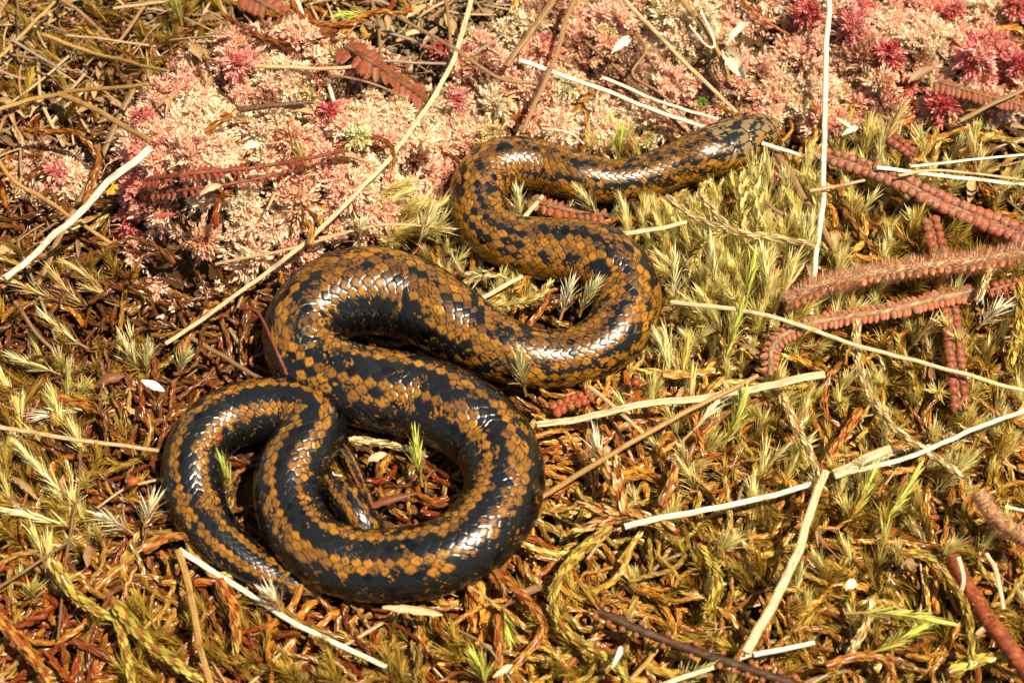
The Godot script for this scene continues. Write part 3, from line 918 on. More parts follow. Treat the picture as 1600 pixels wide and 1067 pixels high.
# label, x, y, z, size mm, kind
const HEADS := [
	["small vivid green head behind the snake's head", 55.2, 10.2, -75.4, 2.8, "green"],
	["tall pink sphagnum tuft crowning the mound", -77.3, 27.8, -74.9, 7.6, "pink"],
	["crimson sphagnum spot on the mound's upper slope", -51, 24.4, -60.3, 6.1, "crimson"],
	["small crimson head at the mound's outer corner", -103.7, 20.1, -61.5, 5.1, "crimson"],
	["pink head beside the broad tan straw", -129.6, 4.3, -54.3, 7.7, "pink"],
	["pink head at the mound's lower outer edge", -106.4, 8.1, -33.6, 5.7, "crimson"],
	["crimson head between the brown straws near the top edge", 9.5, 8.6, -99.3, 5.0, "crimson"],
	["crimson star head beside the long bent straw", -20.9, 9.4, -96.8, 5.7, "crimson"],
	["pink head behind the long bent straw", -15.9, 8.7, -77.9, 6.4, "pink"],
	["cream sphagnum dome behind the upper bend", -4.7, 6.8, -77, 9.0, "cream"],
	["lime sphagnum head beside the tan straw", 16, 7.4, -82.5, 5.3, "lime"],
	["pale lime head on the mound", -42.4, 26.1, -49.9, 7.1, "lime"],
	["shaggy tan cream head at the mound's front", -84, 14.2, -22.8, 9.8, "peach"],
	["coral head on the mound beside the twig", -61.1, 24.9, -50.8, 8.9, "peach"],
	["pink head tucked under the snout", 75.6, 4.7, -52.9, 4.4, "pink"],
	["red head on the bank above the snout's straw", 87.6, 14.1, -106.4, 7.6, "crimson"],
	["pink head on the bank beside the upright white straw", 101, 12.3, -103, 8.8, "pink"],
	["red head on the bank in front of it", 110.8, 10.2, -93.7, 8.7, "crimson"],
	["peach head at the bank's front beside the white straw", 108.2, 8.1, -84.4, 7.9, "peach"],
	["largest crimson head on the bank", 137.6, 8.1, -92.9, 11.4, "pink"],
	["crimson head running out at the frame corner", 151.4, 6.2, -93.4, 8.4, "crimson"],
	["red head at the top corner of the bank", 152.4, 7.2, -114.8, 7.8, "crimson"],
	["red head at the bank's front edge", 125.5, 6.7, -77.1, 7.5, "crimson"],
	["small red head at the top edge of the bank", 133.3, 8.5, -112, 5.4, "crimson"],
	["pinkish white head in the hollow beside the golden brush", -125, 0, -16.5, 5.3, "pink"],
	["cream shaggy head beside the golden bent straw", 56.1, 13.8, -104.2, 8.8, "cream"],
	["white shaggy head at the top edge", 46.7, 13.1, -106.1, 8.4, "cream"],
	["peach head in front of the mound's twig", -57.4, 22.5, -30.7, 9.6, "peach"],
]
# label, form, colour, size mm, x, y, z, turn
const BITS := [
	["angular white chip lying in the wet hollow", "chip", [0.8, 0.77, 0.7], [7.22, 2.23, 0.2, 0.02], -96.2, 1.4, 14.9, -0.5, 0.1],
	["glossy red crumb stuck to the tail coil's inner wall", "crumb", [0.28, 0.035, 0.012], [1.31], -75.6, 12.6, 37.4, 0.3, 0],
	["cream frilled lichen flake beside the golden bent straw", "flake", [0.74, 0.66, 0.42], [11.1, 4.44, 0.5, 0.1], 64.4, 17.9, -82.3, -1.1, 0.3],
	["curled cream flake above the frilled lichen", "flake", [0.74, 0.68, 0.48], [8.56, 2.23, 0.8, 0.25], 65.1, 20.4, -92.1, 0.9, 0.2],
	["white torn leaf flake in the peach moss", "flake", [0.72, 0.62, 0.52], [7.48, 2.8, 0.8, 0.3], 31.4, 16.6, -90.8, 0.8, 0.4],
	["small folded white flake at the bottom edge", "flake", [0.8, 0.76, 0.68], [5.8, 1.37, 0.8, 0.3], 24.7, 14.1, 97.4, 1.2, 0.3],
	["pointed pale husk under the lowest bend", "flake", [0.55, 0.4, 0.22], [14.89, 2.04, 0.5, 0.06], -24.3, 9.3, 83.8, -0.14, 0.1],
	["orange red crumb in the hollow beside the tail coil", "crumb", [0.42, 0.085, 0.02], [1.47], -96.7, 9.2, 47.8, 0.2, 0],
	["red berry-like crumb in the yellow moss", "crumb", [0.42, 0.05, 0.02], [1.04], 71, 14.3, -13, 0.2, 0],
	["red crumb near the crossing bend", "crumb", [0.32, 0.06, 0.02], [1.18], 32.6, 8.5, 18.1, 0.2, 0],
	["tan curled flake beside the chip", "flake", [0.2, 0.085, 0.04], [8.0, 2.78, 0.7, 0.35], -108.6, -3, 11.1, 0.4, 0.3],
	["cream triangular flake by the pale plume", "flake", [0.76, 0.64, 0.45], [3.14, 2.51, 0.2, 0.05], 83, 11.7, 77.5, 0.7, 0.2],
	["brown dead leaf bit inside the lowest loop", "flake", [0.16, 0.05, 0.025], [12.99, 2.11, 0.6, 0.08], -30.9, 8.9, 53.6, 0.35, 0.2],
	["pale bract inside the lowest loop", "flake", [0.58, 0.42, 0.26], [4.97, 2.32, 0.5, 0.2], -34.8, 6.5, 39.5, 0.4, 0.3],
	["white cream leaf tip below the golden straw", "flake", [0.66, 0.52, 0.34], [5.53, 1.53, 0.7, 0.3], -2.3, 10.4, 99.5, 0.6, 0.3],
	["cream branched lichen scrap beneath the upright straw", "flake", [0.78, 0.72, 0.55], [5.5, 1.65, 0.5, 0.3], 96.6, 11.6, -63.2, 0.5, 0.3],
	["bent white scrap crossing the branched lichen", "flake", [0.82, 0.78, 0.62], [6.24, 1.28, 0.5, 0.2], 95.1, 12.2, -65.6, -0.7, 0.3],
	["curled pink leaf on the mound front", "flake", [0.7, 0.44, 0.28], [6.15, 2.05, 0.9, 0.4], -80.3, 31.3, -27.4, 0.5, 0.4],
	["cream bead pair on the mound's crown", "flake", [0.8, 0.7, 0.52], [4.86, 2.26, 0.7, 0.3], -70.3, 31.1, -42.2, 0.2, 0.3],
	["red straw scrap on the mound", "flake", [0.35, 0.06, 0.03], [5.9, 1.39, 0.2, 0.02], -94, 21.9, -26.4, 0.12, 0.1],
	["ochre lump in the lichen crumbs", "crumb", [0.5, 0.27, 0.06], [2.5], -42.8, 7.5, -103.5, 0.1, 0],
	["golden leaf scrap beside the thick bleached straw", "flake", [0.5, 0.33, 0.03], [6.12, 3.24, 0.4, 0.2], -110.8, 9.8, -43.4, 0.4, 0.3],
]
const FRONDS := {
	"brown fern frond with curled leaflets running in from the top edge": {"form": "lobes", "colour": [0.19, 0.065, 0.025], "step": 2.16, "stem": 0.98, "size": 4.31, "out": 0.5, "gap": 0.03, "dim": 1.0, "taper": 0.9, "hair": 0, "hair_len": 0.00, "at": [-80.5, 9.6, -117.7, -63.5, 8.1, -107.3, -43.2, 31, -75.6, -31.9, 21.3, -73.7, -24.4, 13.4, -73.2]},
	"thick beaded pinkish frond growing toward the frame edge": {"form": "beads", "colour": [0.31, 0.135, 0.08], "step": 2.40, "stem": 0.74, "size": 2.77, "out": 0.55, "gap": 0.03, "dim": 1.0, "taper": 1.35, "hair": 2600, "hair_len": 1.11, "at": [89.2, 10.6, -55.3, 98.8, 10.9, -51.2, 107.9, 12.2, -45.6, 121.7, 10.3, -38.2, 133.1, 8.8, -33.5, 144.1, 10.1, -26.1]},
	"upright double beaded frond crossing under the hairy frond": {"form": "beads", "colour": [0.27, 0.1, 0.045], "step": 2.25, "stem": 0.63, "size": 2.97, "out": 0.5, "gap": 0.03, "dim": 1.0, "taper": 0.95, "hair": 1500, "hair_len": 0.90, "at": [115.2, 13.6, -30.7, 117, 10.8, -20.8, 117.8, 8.2, -12, 117.7, 10.6, -2.2, 116.8, 11.7, 14.6, 116.6, 10.4, 29]},
	"curved rusty frond arching over the yellow moss": {"form": "lobes", "colour": [0.36, 0.16, 0.085], "step": 1.58, "stem": 1.06, "size": 2.29, "out": 0.5, "gap": 0.03, "dim": 1.0, "taper": 0.8, "hair": 900, "hair_len": 1.58, "at": [124.4, 12.5, -8.2, 111.9, 12.6, -5, 99.3, 13.6, -0.9, 87.1, 13.6, 1.2, 75.7, 14, 4.6, 69.1, 12.8, 9.3, 68.2, 8.6, 15.7]},
	"short beaded frond piece at the frame edge": {"form": "beads", "colour": [0.26, 0.1, 0.05], "step": 1.76, "stem": 0.70, "size": 2.11, "out": 0.6, "gap": 0.03, "dim": 1.0, "taper": 0.8, "hair": 0, "hair_len": 0.00, "at": [128.5, 13.3, -7.6, 133.8, 13.7, -9.2, 139.5, 13.3, -10.7]},
	"rusty frond thick with hair lying over the yellow moss": {"form": "lobes", "colour": [0.55, 0.29, 0.155], "step": 2.14, "stem": 1.25, "size": 2.14, "out": 0.5, "gap": 0.03, "dim": 1.0, "taper": 0.95, "hair": 7000, "hair_len": 2.68, "at": [140.1, 19, -16.9, 127.6, 18, -14.8, 111.5, 19.3, -11.9, 94.3, 18, -9.7, 82.2, 17.1, -6.8, 73.4, 14.3, -3.5]},
	"brown beaded frond inside the upper bend": {"form": "lobes", "colour": [0.26, 0.1, 0.045], "step": 2.00, "stem": 0.91, "size": 2.73, "out": 0.5, "gap": 0.03, "dim": 1.0, "taper": 0.7, "hair": 0, "hair_len": 0.00, "at": [5.8, 6, -43.5, 12.6, 7, -39.9, 19.8, 6.5, -38.7, 27, 7.3, -37]},
	"dark frond stem with sparse orange beads at the bottom edge": {"form": "beads", "colour": [0.26, 0.1, 0.05], "step": 3.49, "stem": 1.11, "size": 1.59, "out": 1.1, "gap": 0.15, "dim": 0.3, "taper": 1.0, "hair": 0, "hair_len": 0.00, "at": [21, 11.8, 84.7, 29.4, 11.8, 88.9, 40.2, 11, 93.2, 55.1, 11.9, 99.1, 69.9, 12.1, 104.5]},
	"velvety red stem slanting to the frame edge": {"form": "stem", "colour": [0.3, 0.055, 0.018], "step": 1.94, "stem": 1.94, "size": 0.00, "out": 0.5, "gap": 0.03, "dim": 1.0, "taper": 1.15, "hair": 2500, "hair_len": 0.97, "at": [110.2, 7.2, 68.4, 113.1, 10.2, 80.6, 117.1, 13.4, 91.2, 123.4, 13.4, 102.6]},
	"orange hairy stem end at the frame edge": {"form": "stem", "colour": [0.46, 0.21, 0.1], "step": 1.97, "stem": 1.97, "size": 0.00, "out": 0.5, "gap": 0.03, "dim": 1.0, "taper": 1.0, "hair": 2500, "hair_len": 1.48, "at": [116.8, 14.7, 53.9, 120.7, 13.3, 60, 128.5, 15.4, 68.7]},
	"rust bead cluster poking out below the middle bend": {"form": "beads", "colour": [0.3, 0.095, 0.035], "step": 1.86, "stem": 0.51, "size": 2.54, "out": 0.45, "gap": 0, "dim": 1.0, "taper": 0.9, "hair": 0, "hair_len": 0.00, "at": [11.4, 8, 26, 16, 8.6, 24.1, 21.9, 8.8, 21.5]},
	"thin brown pinnate frond over the crimson bank": {"form": "lobes", "colour": [0.24, 0.1, 0.045], "step": 1.51, "stem": 0.57, "size": 2.65, "out": 0.5, "gap": 0.03, "dim": 1.0, "taper": 0.8, "hair": 0, "hair_len": 0.00, "at": [124.3, 11.3, -82.2, 135.7, 11.6, -77.2, 150.7, 10.3, -73.4]},
	"dark red frond stem lying across the pink mound": {"form": "lobes", "colour": [0.2, 0.05, 0.025], "step": 1.75, "stem": 0.70, "size": 1.93, "out": 0.5, "gap": 0.25, "dim": 1.0, "taper": 0.7, "hair": 0, "hair_len": 0.00, "at": [-99.5, 25.5, -35.6, -85.4, 34, -31.3, -69.4, 28.5, -37.7, -55.6, 29.4, -40, -44.3, 30.2, -42.3]},
	"second dark frond stem just below it on the mound": {"form": "lobes", "colour": [0.22, 0.055, 0.03], "step": 1.92, "stem": 0.52, "size": 1.92, "out": 0.5, "gap": 0.3, "dim": 1.0, "taper": 0.6, "hair": 0, "hair_len": 0.00, "at": [-97.5, 23.5, -32.8, -84, 30.3, -29.2, -71.6, 28.7, -32.9, -62.5, 27.4, -36.8]},
	"rust bead stub behind the thick beaded frond": {"form": "beads", "colour": [0.24, 0.08, 0.045], "step": 2.05, "stem": 0.56, "size": 2.60, "out": 0.45, "gap": 0, "dim": 1.0, "taper": 0.9, "hair": 0, "hair_len": 0.00, "at": [108.6, 12, -59.9, 111.2, 12.9, -56.4, 113.7, 12.9, -53.4]},
	"brown twig on the mound's upper side": {"form": "stem", "colour": [0.14, 0.06, 0.035], "step": 2.14, "stem": 0.89, "size": 0.00, "out": 0.5, "gap": 0.03, "dim": 1.0, "taper": 0.6, "hair": 0, "hair_len": 0.00, "at": [-75.3, 28.6, -57.6, -65.5, 29.7, -58.2, -55, 28.9, -60]},
}
# species: x, z, radius x, radius z, weight
const ZONES := {
	"sphagnum": [[-0.09134, -0.03163, 0.0208, 0.01813, 1], [-0.06878, -0.05878, 0.04648, 0.04275, 1], [-0.02992, -0.06463, 0.02431, 0.02646, 1], [0.08393, -0.1088, 0.08198, 0.04143, 1], [0.02501, -0.09368, 0.04425, 0.02836, 1], [0.1305, -0.09119, 0.03838, 0.0181, 1], [-0.1306, -0.05531, 0.01482, 0.01092, 0.7], [0.06669, -0.146, 0.1415, 0.02859, 0.9], [-0.01135, -0.07653, 0.01514, 0.01785, 1]],
	"crimson": [[0.1132, -0.1088, 0.02147, 0.01841, 0.4], [0.1413, -0.09994, 0.01742, 0.01826, 0.45], [0.1291, -0.08016, 0.01709, 0.008956, 0.45], [-0.01938, -0.1012, 0.01163, 0.01142, 0.7], [-0.1062, -0.04389, 0.009157, 0.01296, 0.5], [0.1561, -0.1088, 0.01561, 0.03452, 0.45], [-0.04919, -0.07653, 0.01135, 0.01115, 0.3]],
	"pale": [[0.06521, -0.01967, 0.0393, 0.03371, 1], [-0.007146, -0.01967, 0.01965, 0.01685, 1], [0.03029, -0.06463, 0.006358, 0.005733, 0.8], [0.003663, -0.04389, 0.01099, 0.008638, 0.9], [-0.0327, -0.03605, 0.02725, 0.006427, 0.9], [0.04584, -0.006955, 0.01587, 0.02495, 1], [0.1106, -0.05071, 0.03688, 0.01305, 0.3], [0.09406, 0.02145, 0.06157, 0.0363, 0.36], [0.08134, 0.06639, 0.06833, 0.04412, 0.12], [-0.1109, 0.02341, 0.03242, 0.02214, 0.16], [-0.1224, 0.0519, 0.02646, 0.02925, 0.15]],
	"gold": [[-0.1279, 0.0115, 0.0363, 0.04077, 0.3], [0.09003, 0.06101, 0.05729, 0.05018, 0.3], [0.1146, -0.006955, 0.03878, 0.03326, 0.5], [-0.1234, 0.04448, 0.03335, 0.0236, 0.5], [-0.03158, 0.09231, 0.07894, 0.02048, 0.3], [-0.1163, -0.1012, 0.05813, 0.03199, 0.3]],
	"strand": [[0.07351, 0.06281, 0.09148, 0.06356, 1], [-0.02373, 0.09063, 0.08859, 0.03171, 1], [-0.1075, 0.07868, 0.04812, 0.03783, 0.9], [0.1131, 0.00543, 0.0435, 0.04103, 0.7], [-0.02512, 0.04072, 0.02177, 0.02172, 0.8], [0.01661, 0.04821, 0.02159, 0.03133, 1], [0.0922, -0.05071, 0.0461, 0.01957, 0.5]],
	"brown": [[-0.1114, 0.00543, 0.0522, 0.03898, 1.2], [-0.08372, 0.04072, 0.02344, 0.03949, 1.2], [-0.1176, -0.07895, 0.04931, 0.04696, 0.6], [-0.1334, -0.02834, 0.02884, 0.03188, 1.3], [-0.04689, 0.04072, 0.02344, 0.02369, 0.6]],
	"grit": [[-0.0291, -0.1025, 0.03298, 0.01945, 1.2], [-0.06901, -0.08996, 0.01917, 0.009041, 1], [-0.116, -0.09868, 0.04833, 0.03647, 0.35]],
	"litter": [[-0.1244, -0.08872, 0.06318, 0.05192, 1], [-0.03904, -0.1088, 0.03904, 0.02762, 0.5], [-0.1836, -0.09868, 0.05799, 0.09118, 0.8]],
}


func make_straws() -> void:
	var dry := material("dry straw", 0.5, 0.35, 0.12)
	for q in STRAWS:
		var pts := points_of(q[4])
		var at := pts[0]
		for k in pts.size(): pts[k] -= at
		single("straw", straw_shape(pts, q[2], TINTS[q[1]], q[3]), dry, at, q[0], "straw", "dry straws lying on the moss")


# ---------------------------------------------------------------- fern fronds
func bead_shape(c: Color, dent: float) -> ArrayMesh:   # a rolled-under leaflet, a dimpled pouch one unit across
	var s := Surf.new()
	for a in 5:
		for b in 8:
			var ph := PI * 0.62 * a / 4.0
			var th := TAU * b / 8.0
			var d := Vector3(sin(ph) * cos(th), cos(ph), sin(ph) * sin(th))
			var r := 0.5 * (1.0 - (dent if a == 0 else 0.0) + rnd(-0.09, 0.09))
			s.add(d * Vector3(r, r * 0.85, r), d, shade_of(c, rnd(0.5, 1.4)))
	for a in 4:
		for b in 8:
			s.quad(a * 8 + b, (a + 1) * 8 + b, (a + 1) * 8 + (b + 1) % 8, a * 8 + (b + 1) % 8)
	return s.mesh()


func lobe_shape(c: Color) -> ArrayMesh:   # a short leaflet with rolled edges, pointing along +X
	var s := Surf.new()
	for a in 5:
		for b in 5:
			var t := a / 4.0
			var v := b / 2.0 - 1.0
			var w := 0.42 * sqrt(maxf(1.0 - pow(maxf(t - 0.35, 0.0) / 0.66, 2.0), 0.02))
			var n := Vector3(0.15 * t, 1.0 - 0.35 * absf(v), v * 0.8).normalized()
			s.add(Vector3(t, -0.28 * v * v - 0.22 * t * t, v * w), n, shade_of(c, rnd(0.75, 1.2)))
	for a in 4:
		for b in 4:
			s.quad(a * 5 + b, (a + 1) * 5 + b, (a + 1) * 5 + b + 1, a * 5 + b + 1)
	return s.mesh()


func fuzz(o: Node3D, p: PackedVector3Array, radius: float, count: int, length: float, c: Color) -> void:
	var s := Surf.new()
	for k in count:
		var t := rng.randf()
		var at := spline(p, t)
		var d := (spline(p, minf(t + 0.02, 1.0)) - spline(p, maxf(t - 0.02, 0.0))).normalized()
		var sx := any_side(d)
		var az := rng.randf() * TAU
		var radial := sx * cos(az) + d.cross(sx) * sin(az)
		var dir := (radial + d * rnd(-0.7, 0.9) + Vector3(rnd(-0.3, 0.3), rnd(-0.2, 0.3), rnd(-0.3, 0.3))).normalized()
		blade(s, at + radial * radius * rnd(0.5, 0.95), dir, any_side(dir), length * rnd(0.5, 1.2) * MM, 0.15 * MM, rnd(-0.5, 0.5), shade_of(c, rnd(0.7, 1.3)), shade_of(c, rnd(0.9, 1.5)))
	tag(part("hair", s.mesh(), material("frond hair", 0.6, 0.3, 0.2), o), "", "", "", "stuff")


func make_fronds() -> void:
	var mat := material("rusty frond", 0.55, 0.35, 0.06)
	for key in FRONDS:
		var q: Dictionary = FRONDS[key]
		var pts := points_of(q.at)
		var at := pts[0]
		for k in pts.size(): pts[k] -= at
		var o := thing("fern_frond" if q.form != "stem" else "stalk", at, key, "fern frond" if q.form != "stem" else "stalk")
		var c := Color(q.colour[0], q.colour[1], q.colour[2])
		var length := 0.0
		for k in pts.size() - 1: length += pts[k].distance_to(pts[k + 1])
		var n: int = maxi(int(length / MM / q.step), 3)
		var p := even(pts, n)
		var st := Surf.new()
		var rr: float = q.stem * MM
		var wob := FastNoiseLite.new()
		wob.seed = 31; wob.frequency = 1.0
		var smooth_pts := even(pts, maxi(n, 60))
		tube(st, smooth_pts, func(t, j): return rr * (1.0 + 0.16 * wob.get_noise_2d(t * 40.0, j)) * lerpf(1.0, q.taper, t), 10, func(t, j): return shade_of(c.lerp(Color(c.r * 1.5, c.g * 2.6, c.b * 2.4), clampf(0.2 + 1.6 * wob.get_noise_2d(t * 90.0, j * 1.3 + 9.0), 0.0, 1.0)), q.dim * (0.75 + 0.7 * wob.get_noise_2d(t * 160.0, j * 3.0))))
		part("stem", st.mesh(), mat, o)
		if q.form == "beads" or q.form == "lobes":
			var forms: Array[ArrayMesh] = []
			for k in 4:
				var cc := c.lerp(Color(c.r * 1.25, c.g * 0.75, c.b * 0.7), k / 4.0)
				forms.append(bead_shape(cc, 0.3) if q.form == "beads" else lobe_shape(cc))
			for k in n:
				if rng.randf() < q.gap: continue
				var d := tangent(p, k)
				var up := (Vector3.UP - d * d.y).normalized()
				var side := d.cross(up)
				var size: float = q.size * MM * lerpf(1.0, q.taper, float(k) / n)
				for sg in [-1.0, 1.0]:
					var grow := size * rnd(0.88, 1.14)
					var way: Vector3 = side * sg
					var b: Basis
					var pos: Vector3 = p[k] + d * rnd(-0.1, 0.1) * size + up * rr * 0.4
					if q.form == "beads":
						var face := (up + way * rnd(0.1, 0.45) + d * rnd(-0.15, 0.15)).normalized()
						b = Basis(Quaternion(Vector3.UP, face)).scaled(Vector3.ONE * grow) * Basis(Vector3.UP, rnd(0, TAU))
						pos += way * size * q.out
					else:
						var x := (way + d * rnd(0.15, 0.4) + up * rnd(-0.25, 0.25)).normalized()
						var z := x.cross(up).normalized()
						b = Basis(x, z.cross(x), z).scaled_local(Vector3(1, 1, rnd(0.8, 1.1)) * grow)
						pos += way * rr * 0.6
					part("leaflet", forms[rng.randi() % 4], mat, o, Transform3D(b, pos))
		if q.hair > 0:
			fuzz(o, pts, rr + q.size * 0.35 * MM, q.hair, q.hair_len, c.lerp(Color(0.62, 0.38, 0.22), 0.6))


# ---------------------------------------------------------------- moss cover
func weight(kind: String, x: float, z: float) -> float:
	var w := 0.0
	for b in ZONES[kind]:
		var d := Vector2((x - b[0]) / b[2], (z - b[1]) / b[3]).length()
		w = maxf(w, b[4] * smoothstep(1.15, 0.7, d))
	return w


func stand(at: Vector3, up: Vector3, turn: float, size: float) -> Transform3D:
	return Transform3D(Basis(Quaternion(Vector3.UP, up.normalized())) * Basis(Vector3.UP, turn) * Basis.from_scale(Vector3.ONE * size), at)


func spread(called: String, label: String, category: String, forms: Array, mat: Material, places: Array) -> void:
	var o := thing(called, Vector3.ZERO, label, category, "", "stuff")
	for f in forms.size():
		var mine := places.filter(func(q): return q[0] == f)
		if mine.is_empty(): continue
		var mm := MultiMesh.new()
		mm.transform_format = MultiMesh.TRANSFORM_3D
		mm.use_colors = true
		mm.mesh = forms[f]
		mm.instance_count = mine.size()
		for k in mine.size():
			mm.set_instance_transform(k, mine[k][1])
			mm.set_instance_color(k, mine[k][2])
		var inst := MultiMeshInstance3D.new()
		inst.name = "shoots"
		inst.multimesh = mm
		inst.material_override = mat
		inst.set_meta("kind", "stuff")
		o.add_child(inst, true)


func mix_tint(a: Color, b: Color, lo := 0.7, hi := 1.25) -> Color:
	return shade_of(a.lerp(b, rng.randf()), rnd(lo, hi))


func make_cover() -> void:
	var wet := material("wet moss", 0.27, 0.5, 0.75)
	var damp := material("sphagnum", 0.5, 0.35, 0.8)
	var white := Color(1, 1, 1)
	# forms; their colours are near white where the copies carry the tint
	var pale_forms := []
	var gold_forms := []
	var strand_forms := []
	var head_forms := []
	for k in 5:
		pale_forms.append(shoot_shape(rnd(10, 16), 96, 7.8, 0.33, 0.5, 0.11, Color(0.36, 0.19, 0.05), Color(0.58, 0.52, 0.13), Color(0.88, 0.84, 0.52))[2])
		gold_forms.append(shoot_shape(rnd(10, 16), 74, 6.4, 0.32, 0.7, 0.2, Color(0.28, 0.10, 0.018), Color(0.46, 0.30, 0.035), Color(0.72, 0.54, 0.13))[2])
	for k in 14:
		var length := rnd(20, 46)
		var pts := PackedVector3Array()
		var turn_by := rnd(-0.55, 0.55)
		var way := 0.0
		var here := Vector3(-length * 0.5, 0, 0)
		for j in 9:
			pts.append((here + Vector3(0, rnd(-0.7, 0.9), 0)) * MM)
			way += turn_by * rnd(0.2, 1.2) + rnd(-0.35, 0.35)
			here += Vector3(cos(way), 0, sin(way)) * length / 8.0
		strand_forms.append(strand_shape(pts, rnd(0.75, 1.3) * MM, Color(0.85, 0.5, 0.3), Color(0.9, 0.8, 0.65), Color(1.25, 1.35, 1.0), rnd(0.14, 0.36), 4.4)[2])
	for k in 6:
		head_forms.append(head_shape(rnd(4.6, 7.4), 32, 15, Color(1.0, 0.78, 0.72), Color(0.98, 0.95, 0.92), Color(1.12, 1.35, 1.5)))
	var crumbs := []
	for k in 4: crumbs.append(crumb_shape(rnd(0.8, 1.4), white))
	var bits := []
	for k in 5:
		var length := rnd(14, 44)
		bits.append(straw_shape(PackedVector3Array([Vector3(-length / 2, 0, 0) * MM, Vector3(0, rnd(0, 1.5), rnd(-2, 2)) * MM, Vector3(length / 2, 0, 0) * MM]), rnd(0.5, 1.0), white, 0.7))
	for k in 3:
		bits.append(sheet_shape(rnd(6, 11), rnd(1.6, 3.0), 0.4, rnd(-0.1, 0.25), Color(0.8, 0.7, 0.65)))
	for k in 3:
		var hair := Surf.new()
		var hp := PackedVector3Array()
		var hd := rnd(0, TAU)
		var here := Vector3.ZERO
		for j in 8:
			hp.append(here * MM)
			hd += rnd(-0.9, 0.9)
			here += Vector3(cos(hd) * 2.4, rnd(-0.5, 0.6), sin(hd) * 2.4)
		tube(hair, even(hp, 30), func(_t, _j): return 0.13 * MM, 4, func(_t, _j): return Color(1.4, 1.35, 1.2))
		bits.append(hair.mesh())
	var pale := []
	var gold := []
	var strand := []
	var brown := []
	var heads := []
	var grit := []
	var litter := []
	var hue := FastNoiseLite.new()
	hue.seed = 21; hue.frequency = 28.0
	var lumps := FastNoiseLite.new()
	lumps.seed = 3; lumps.noise_type = FastNoiseLite.TYPE_CELLULAR; lumps.frequency = 62.0
	lumps.cellular_return_type = FastNoiseLite.RETURN_DISTANCE; lumps.fractal_type = FastNoiseLite.FRACTAL_NONE
	lumps.domain_warp_enabled = true; lumps.domain_warp_amplitude = 0.006; lumps.domain_warp_frequency = 40.0
	var lump_hue: FastNoiseLite = lumps.duplicate()
	lump_hue.cellular_return_type = FastNoiseLite.RETURN_CELL_VALUE
	for k in 34000:
		var x := rnd(-0.26, 0.26)
		var z := rnd(-0.21, 0.165)
		if (absf(x) > 0.18 or z < -0.15 or z > 0.115) and k % 2: continue
		var gap := snake_gap(x, z)
		if gap < -0.004: continue
		var g := ground_height(x, z)
		var n := ground_normal(x, z)
		var patch := hue.get_noise_2d(x, z)
		var sphag := weight("sphagnum", x, z)
		var small := 0.5 if gap < 0.005 else 0.68 if gap < 0.011 else 1.0
		var dice := rng.randf()
		if sphag > 0.5 and dice < 0.86:
			if rng.randf() > 0.85: continue
			var red := weight("crimson", x, z)
			var tint := mix_tint(Color(0.84, 0.56, 0.39), Color(0.88, 0.76, 0.56), 0.9, 1.1)
			if patch > 0.05: tint = tint.lerp(Color(0.88, 0.54, 0.41), 0.45)
			if rng.randf() < red: tint = mix_tint(Color(0.62, 0.16, 0.13), Color(0.76, 0.36, 0.28))
			elif rng.randf() < 0.07: tint = Color(0.70, 0.64, 0.32)
			elif rng.randf() < 0.12: tint = mix_tint(Color(0.34, 0.2, 0.11), Color(0.3, 0.14, 0.08))
			if gap < 0.0015: continue
			var far := lumps.get_noise_2d(x, z) + 1.0     # 0 at the middle of a cushion, about 1 in the cracks between cushions
			var lump := lump_hue.get_noise_2d(x, z)
			if far > 0.66 and rng.randf() < 0.85: continue
			if lump > 0.6: tint = tint.lerp(Color(0.82, 0.42, 0.33), 0.2 + 0.6 * red)
			elif lump < -0.55: tint = tint.lerp(Color(0.90, 0.80, 0.58), 0.7)
			elif lump < -0.3: tint = shade_of(tint.lerp(Color(0.62, 0.40, 0.24), 0.6), 0.85)
			g += 0.010 * (0.42 - far)
			heads.append([rng.randi() % 6, stand(Vector3(x, g - 0.0015 + rnd(-0.002, 0.002), z), n + Vector3(rnd(-0.5, 0.5), 0, rnd(-0.5, 0.5)), rnd(0, TAU), rnd(0.5, 1.2) * (0.75 if gap < 0.006 else 1.0)), tint])
			continue
		var wp := weight("pale", x, z)
		var wg := weight("gold", x, z)
		var ws := weight("strand", x, z) + 0.18
		var wb := weight("brown", x, z)
		var wc := weight("grit", x, z) * 1.4
		var wl := weight("litter", x, z) * 0.95 + 0.06
		dice = rng.randf() * maxf(wp + wg + ws + wb + wc + wl, 0.9)
		if dice < wp:
			if gap < 0.0005 or rng.randf() < 0.22: continue
			var dirn := n + Vector3(rnd(-0.5, 0.5), 0, rnd(-0.75, 0.15))
			pale.append([rng.randi() % 5, stand(Vector3(x, g - 0.006 + rnd(-0.002, 0.001), z), dirn, rnd(0, TAU), rnd(0.7, 1.15) * small), mix_tint(Color(1.14, 1.1, 1.0), Color(0.96, 0.86, 0.5), 0.85, 1.12)])
		elif dice < wp + wg:
			if gap < 0.001: continue
			var dirn := n + Vector3(rnd(-1.2, 0.5), -0.2, rnd(-0.9, 0.6))
			gold.append([rng.randi() % 5, stand(Vector3(x, g - 0.004, z), dirn, rnd(0, TAU), rnd(0.6, 1.1) * small), mix_tint(Color(1, 0.95, 0.8), Color(0.5, 0.38, 0.24), 0.6, 1.1)])
		elif dice < wp + wg + ws:
			if rng.randf() < 0.4: continue
			if gap < -0.001 and rng.randf() < 0.7: continue
			var b := Basis(Vector3.UP, rnd(0, TAU)) * Basis(Vector3.BACK, rnd(-0.22, 0.22)) * Basis(Vector3.RIGHT, rnd(-0.3, 0.3) + (PI if rng.randf() < 0.5 else 0.0))
			var tint := mix_tint(Color(0.58, 0.33, 0.06), Color(0.38, 0.16, 0.028), 0.7, 1.25)
